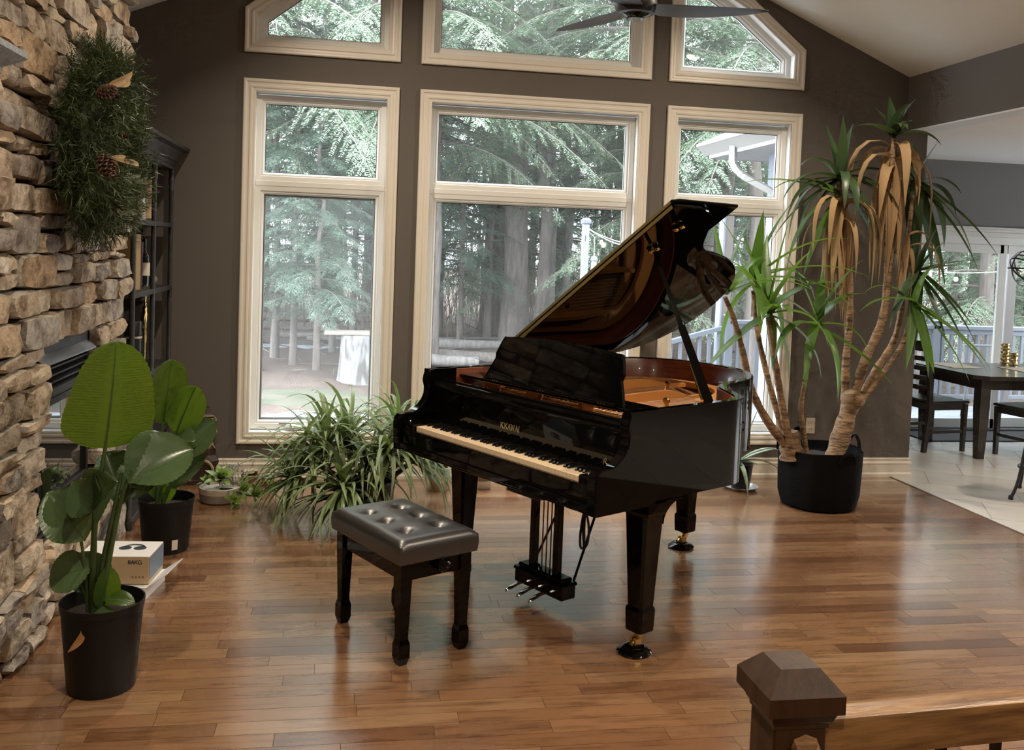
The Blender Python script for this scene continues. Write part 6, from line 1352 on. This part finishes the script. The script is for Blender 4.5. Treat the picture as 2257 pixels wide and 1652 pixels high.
# metal counter stool, only its leg in the picture
g = P(2228, 1100, z=0); stl = thing('metal_stool', 'black metal counter stool whose splayed leg reaches in at the picture edge', 'stool', (g.x+.32, g.y, 0))
for s, t in ((-1.12, 0), (0, 2.1), (1.12, 0), (0, -2.1)):
    mb = MB(); q = smooth_path([(s*.285, t*.15, .012), (s*.24, t*.14, .14), (s*.20, t*.13, .40), (s*.16, t*.11, .66)], 4); mb.tube(q, .012, 8); lg = obj('leg', mb, m_iron, stl, True)
    mb = MB(); mb.lathe([(.016, 0), (.018, .01), (.014, .03)], 10, (s*.287, t*.151, 0)); obj('rubber_foot', mb, m_seal, lg, True)
mb = MB(); mb.tube([(.215*math.cos(a), .215*math.sin(a), .22) for a in [2*math.pi*i/32 for i in range(33)]], .009, 6, False); obj('foot_ring', mb, m_iron, stl, True)
mb = MB(); mb.lathe([(.001, .66), (.18, .66), (.19, .67), (.19, .69), (.17, .70), (.001, .702)], 28); obj('seat', mb, m_dtab, stl, True, 40)
# patio chair on the deck
pcx = P(2185, 790, y=3.0); pch = thing('patio_chair', 'pale wire patio chair on the snowy deck beyond the sliding door', 'chair', (pcx.x+.1, 3.0, DZ0))
for s in (-1, 1): mb = MB(); mb.tube(smooth_path([(s*.25, -.22, 0), (s*.25, -.2, .40), (s*.25, .2, .42), (s*.24, .30, .85)], 4), .012, 6); mb.tube([(s*.25, .2, .42), (s*.25, .28, 0)], .012, 6); obj('side_frame', mb, m_rail, pch, True)
mb = MB(); mb.box(-.25, .25, -.2, .2, .40, .43, .01); obj('seat', mb, m_snow, pch)
mb = MB(); mb.tube([(-.24, .30, .85), (.24, .30, .85)], .012, 6); obj('top_bar', mb, m_rail, pch)
# ------------------------------------------------------------------ newel post and stair rails in the foreground
m_oakd = mat('stained_oak_dark', (.052, .023, .010), .45, spec=.35, var=((.024, .011, .005), 5, (6, 6, 1), .4, .7), bump=(20, .05, (6, 6, 1)))
m_oak = mat('stained_oak_rail', (.30, .155, .055), .35, coat=.2, var=((.13, .06, .022), 5, (1, 9, 9), .42, .66), bump=(20, .15, (1, 9, 9)))
ZN = 1.0; cs = [P(1613, 1478, z=ZN-.015), P(1698, 1545, z=ZN-.015), P(1866, 1537, z=ZN-.015)]
ex = (cs[2]-cs[1]).normalized(); na = math.atan2(ex.y, ex.x); cw = (cs[2]-cs[1]).length/2; ey = Vector((-ex.y, ex.x, 0)); nc = cs[1]+ex*cw+ey*cw
nw = thing('newel_post', 'dark oak newel post with chamfered square cap in the foreground', 'newel post', (nc.x, nc.y, 0), na)
def sqr(h, z): return [(-h, -h, z), (h, -h, z), (h, h, z), (-h, h, z)]
mb = MB(); mb.loft([sqr(cw-.010, ZN-.050), sqr(cw, ZN-.045), sqr(cw, ZN-.014), sqr(cw*.52, ZN+.022)], True, True); obj('cap', mb, m_oakd, nw)
mb = MB(); mb.loft([sqr(cw*.72, ZN-.075), sqr(cw*.74, ZN-.068), sqr(cw*.80, ZN-.062), sqr(cw*.86, ZN-.050)], True, True); obj('cap_moulding', mb, m_oakd, nw)
mb = MB(); mb.box(-cw*.70, cw*.70, -cw*.70, cw*.70, 0, ZN-.07, .004); obj('post', mb, m_oakd, nw)
r0 = P(1838, 1590, z=.93); r1 = P(2257, 1552, z=.93); rdx = (r1-r0).normalized(); rang = math.atan2(rdx.y, rdx.x)
rl = thing('stair_handrail', 'oak handrail with black balusters running right from the newel post', 'railing', (nc.x, nc.y-.005, 0), rang)
hp = [(-.034, .862), (-.030, .90), (-.034, .915), (-.028, .928), (0, .936), (.028, .928), (.034, .915), (.030, .90), (.034, .862)]
mb = MB(); mb.loft([[(x, y, z) for y, z in hp] for x in (cw*.70+.001, 2.6)], True, True); obj('handrail', mb, m_oak, rl, True, 40)
for k in range(20): mb = MB(); mb.box(.305+.115*k-.007, .305+.115*k+.007, -.007, .007, .0, .864); obj('baluster', mb, m_iron, rl)
r2 = thing('stair_handrail', 'oak handrail descending toward the viewer from the newel post', 'railing', (nc.x, nc.y, 0), na)
mb = MB(); mb.loft([[(x*.72+.008, yy, z-.02+dz) for x, z in hp] for yy, dz in ((-cw*.70-.001, -.0), (-.9, -.62))], True, True); obj('handrail', mb, m_oak, r2, True, 40)
# ------------------------------------------------------------------ ceiling fan
fz = 3.02; g = P(1400, 40, z=fz); fan = thing('ceiling_fan', 'dark three blade ceiling fan hanging from the vaulted ceiling', 'fan', (g.x, g.y, fz))
m_fan = mat('fan_bronze', (.030, .029, .030), .38, .3)
mb = MB(); mb.lathe([(.001, -.006), (.050, -.006), (.052, 0), (.085, .018), (.088, .022)], 32); obj('light_lens', mb, mat('fan_lens', (.012, .010, .010), .08), fan, True, 35)
mb = MB(); mb.lathe([(.086, .018), (.104, .024), (.112, .045), (.12, .07), (.115, .13), (.05, .16), (.001, .165)], 32); obj('motor_housing', mb, m_fan, fan, True, 40)
for az in (math.radians(-12), math.radians(114), math.radians(236)):
    mb = MB(); d = Vector((math.cos(az), math.sin(az), 0)); s = Vector((-d.y, d.x, 0)); rings = []
    for t, wd, tw, zz in ((.06, .06, .5, .06), (.14, .085, .42, .05), (.25, .10, .34, .046), (.40, .095, .28, .046), (.55, .075, .22, .05), (.66, .05, .16, .055), (.72, .02, .14, .058), (.735, .004, .1, .06)):
        c = d*t+Vector((0, 0, zz)); tw *= .3; u = s*math.cos(tw)-Vector((0, 0, math.sin(tw))); n = d.cross(u); rings.append([c-u*wd-n*.002, c-u*wd*.5-n*.006, c+u*wd*.5-n*.006, c+u*wd-n*.002, c+u*wd*.5+n*.005, c-u*wd*.5+n*.005])
    mb.loft(rings, True, True); obj('blade', mb, m_fan, fan, True, 50)
mb = MB(); mb.tube([(0, 0, .15), (0, 0, roofz(g.x)-fz-.05)], .014, 10); mb.lathe([(.07, roofz(g.x)-fz-.12), (.03, roofz(g.x)-fz-.16)], 20); obj('downrod', mb, m_fan, fan, True)
# ------------------------------------------------------------------ ceiling downlights (fixtures with their lamps)
def downlight(x, y, z, power, label, tilt=0., spot=True):
    t = thing('recessed_light', label, 'light', (x, y, z), 0, 'recessed ceiling lights'); t.rotation_euler = (0, tilt, 0)
    mb = MB(); mb.lathe([(.085, -.004), (.085, .0), (.06, .004), (.055, .02)], 20, cap=False); obj('trim_ring', mb, m_white, t, True)
    mb = MB(); mb.lathe([(.001, -.0), (.054, -.0)], 20, cap=False); obj('lens', mb, mat('lamp_lens', (1, .9, .75), .5, emit=((1, .82, .58), 12)), t)
    ld = bpy.data.lights.new('downlight', 'AREA'); ld.shape = 'DISK'; ld.size = .1; ld.energy = power; ld.color = (1, .85, .66); ld.spread = math.radians(150)
    lo = bpy.data.objects.new('downlight', ld); COL.objects.link(lo); lo.parent = t; lo.location = (0, 0, -.012)
    return t
for x, y, pw, lb in ((-1.0, -1.6, 25, 'round white recessed light in the sloped ceiling above the potted plants'), (2.6, -1.7, 25, 'round white recessed light in the sloped ceiling above the tall cane plant'),
                     (-1.0, -4.2, 29, 'round white recessed light in the sloped ceiling over the stone chimney'), (2.6, -4.4, 29, 'round white recessed light in the sloped ceiling over the stair rail'),
                     (-.9, -7.6, 25, 'round white recessed light in the sloped ceiling behind the viewer by the left wall'), (2.5, -7.6, 25, 'round white recessed light in the sloped ceiling behind the viewer by the right wall')):
    s = 1 if x > RX else -1
    downlight(x, y, roofz(x)-.008, pw, lb, s*math.atan(SL))
for x, y, lb in ((5.6, -1.2, 'round recessed light in the flat dining ceiling nearest the header'), (5.6, -4.5, 'round recessed light in the flat ceiling of the kitchen side')):
    downlight(x, y, ZC-.006, 20, lb)
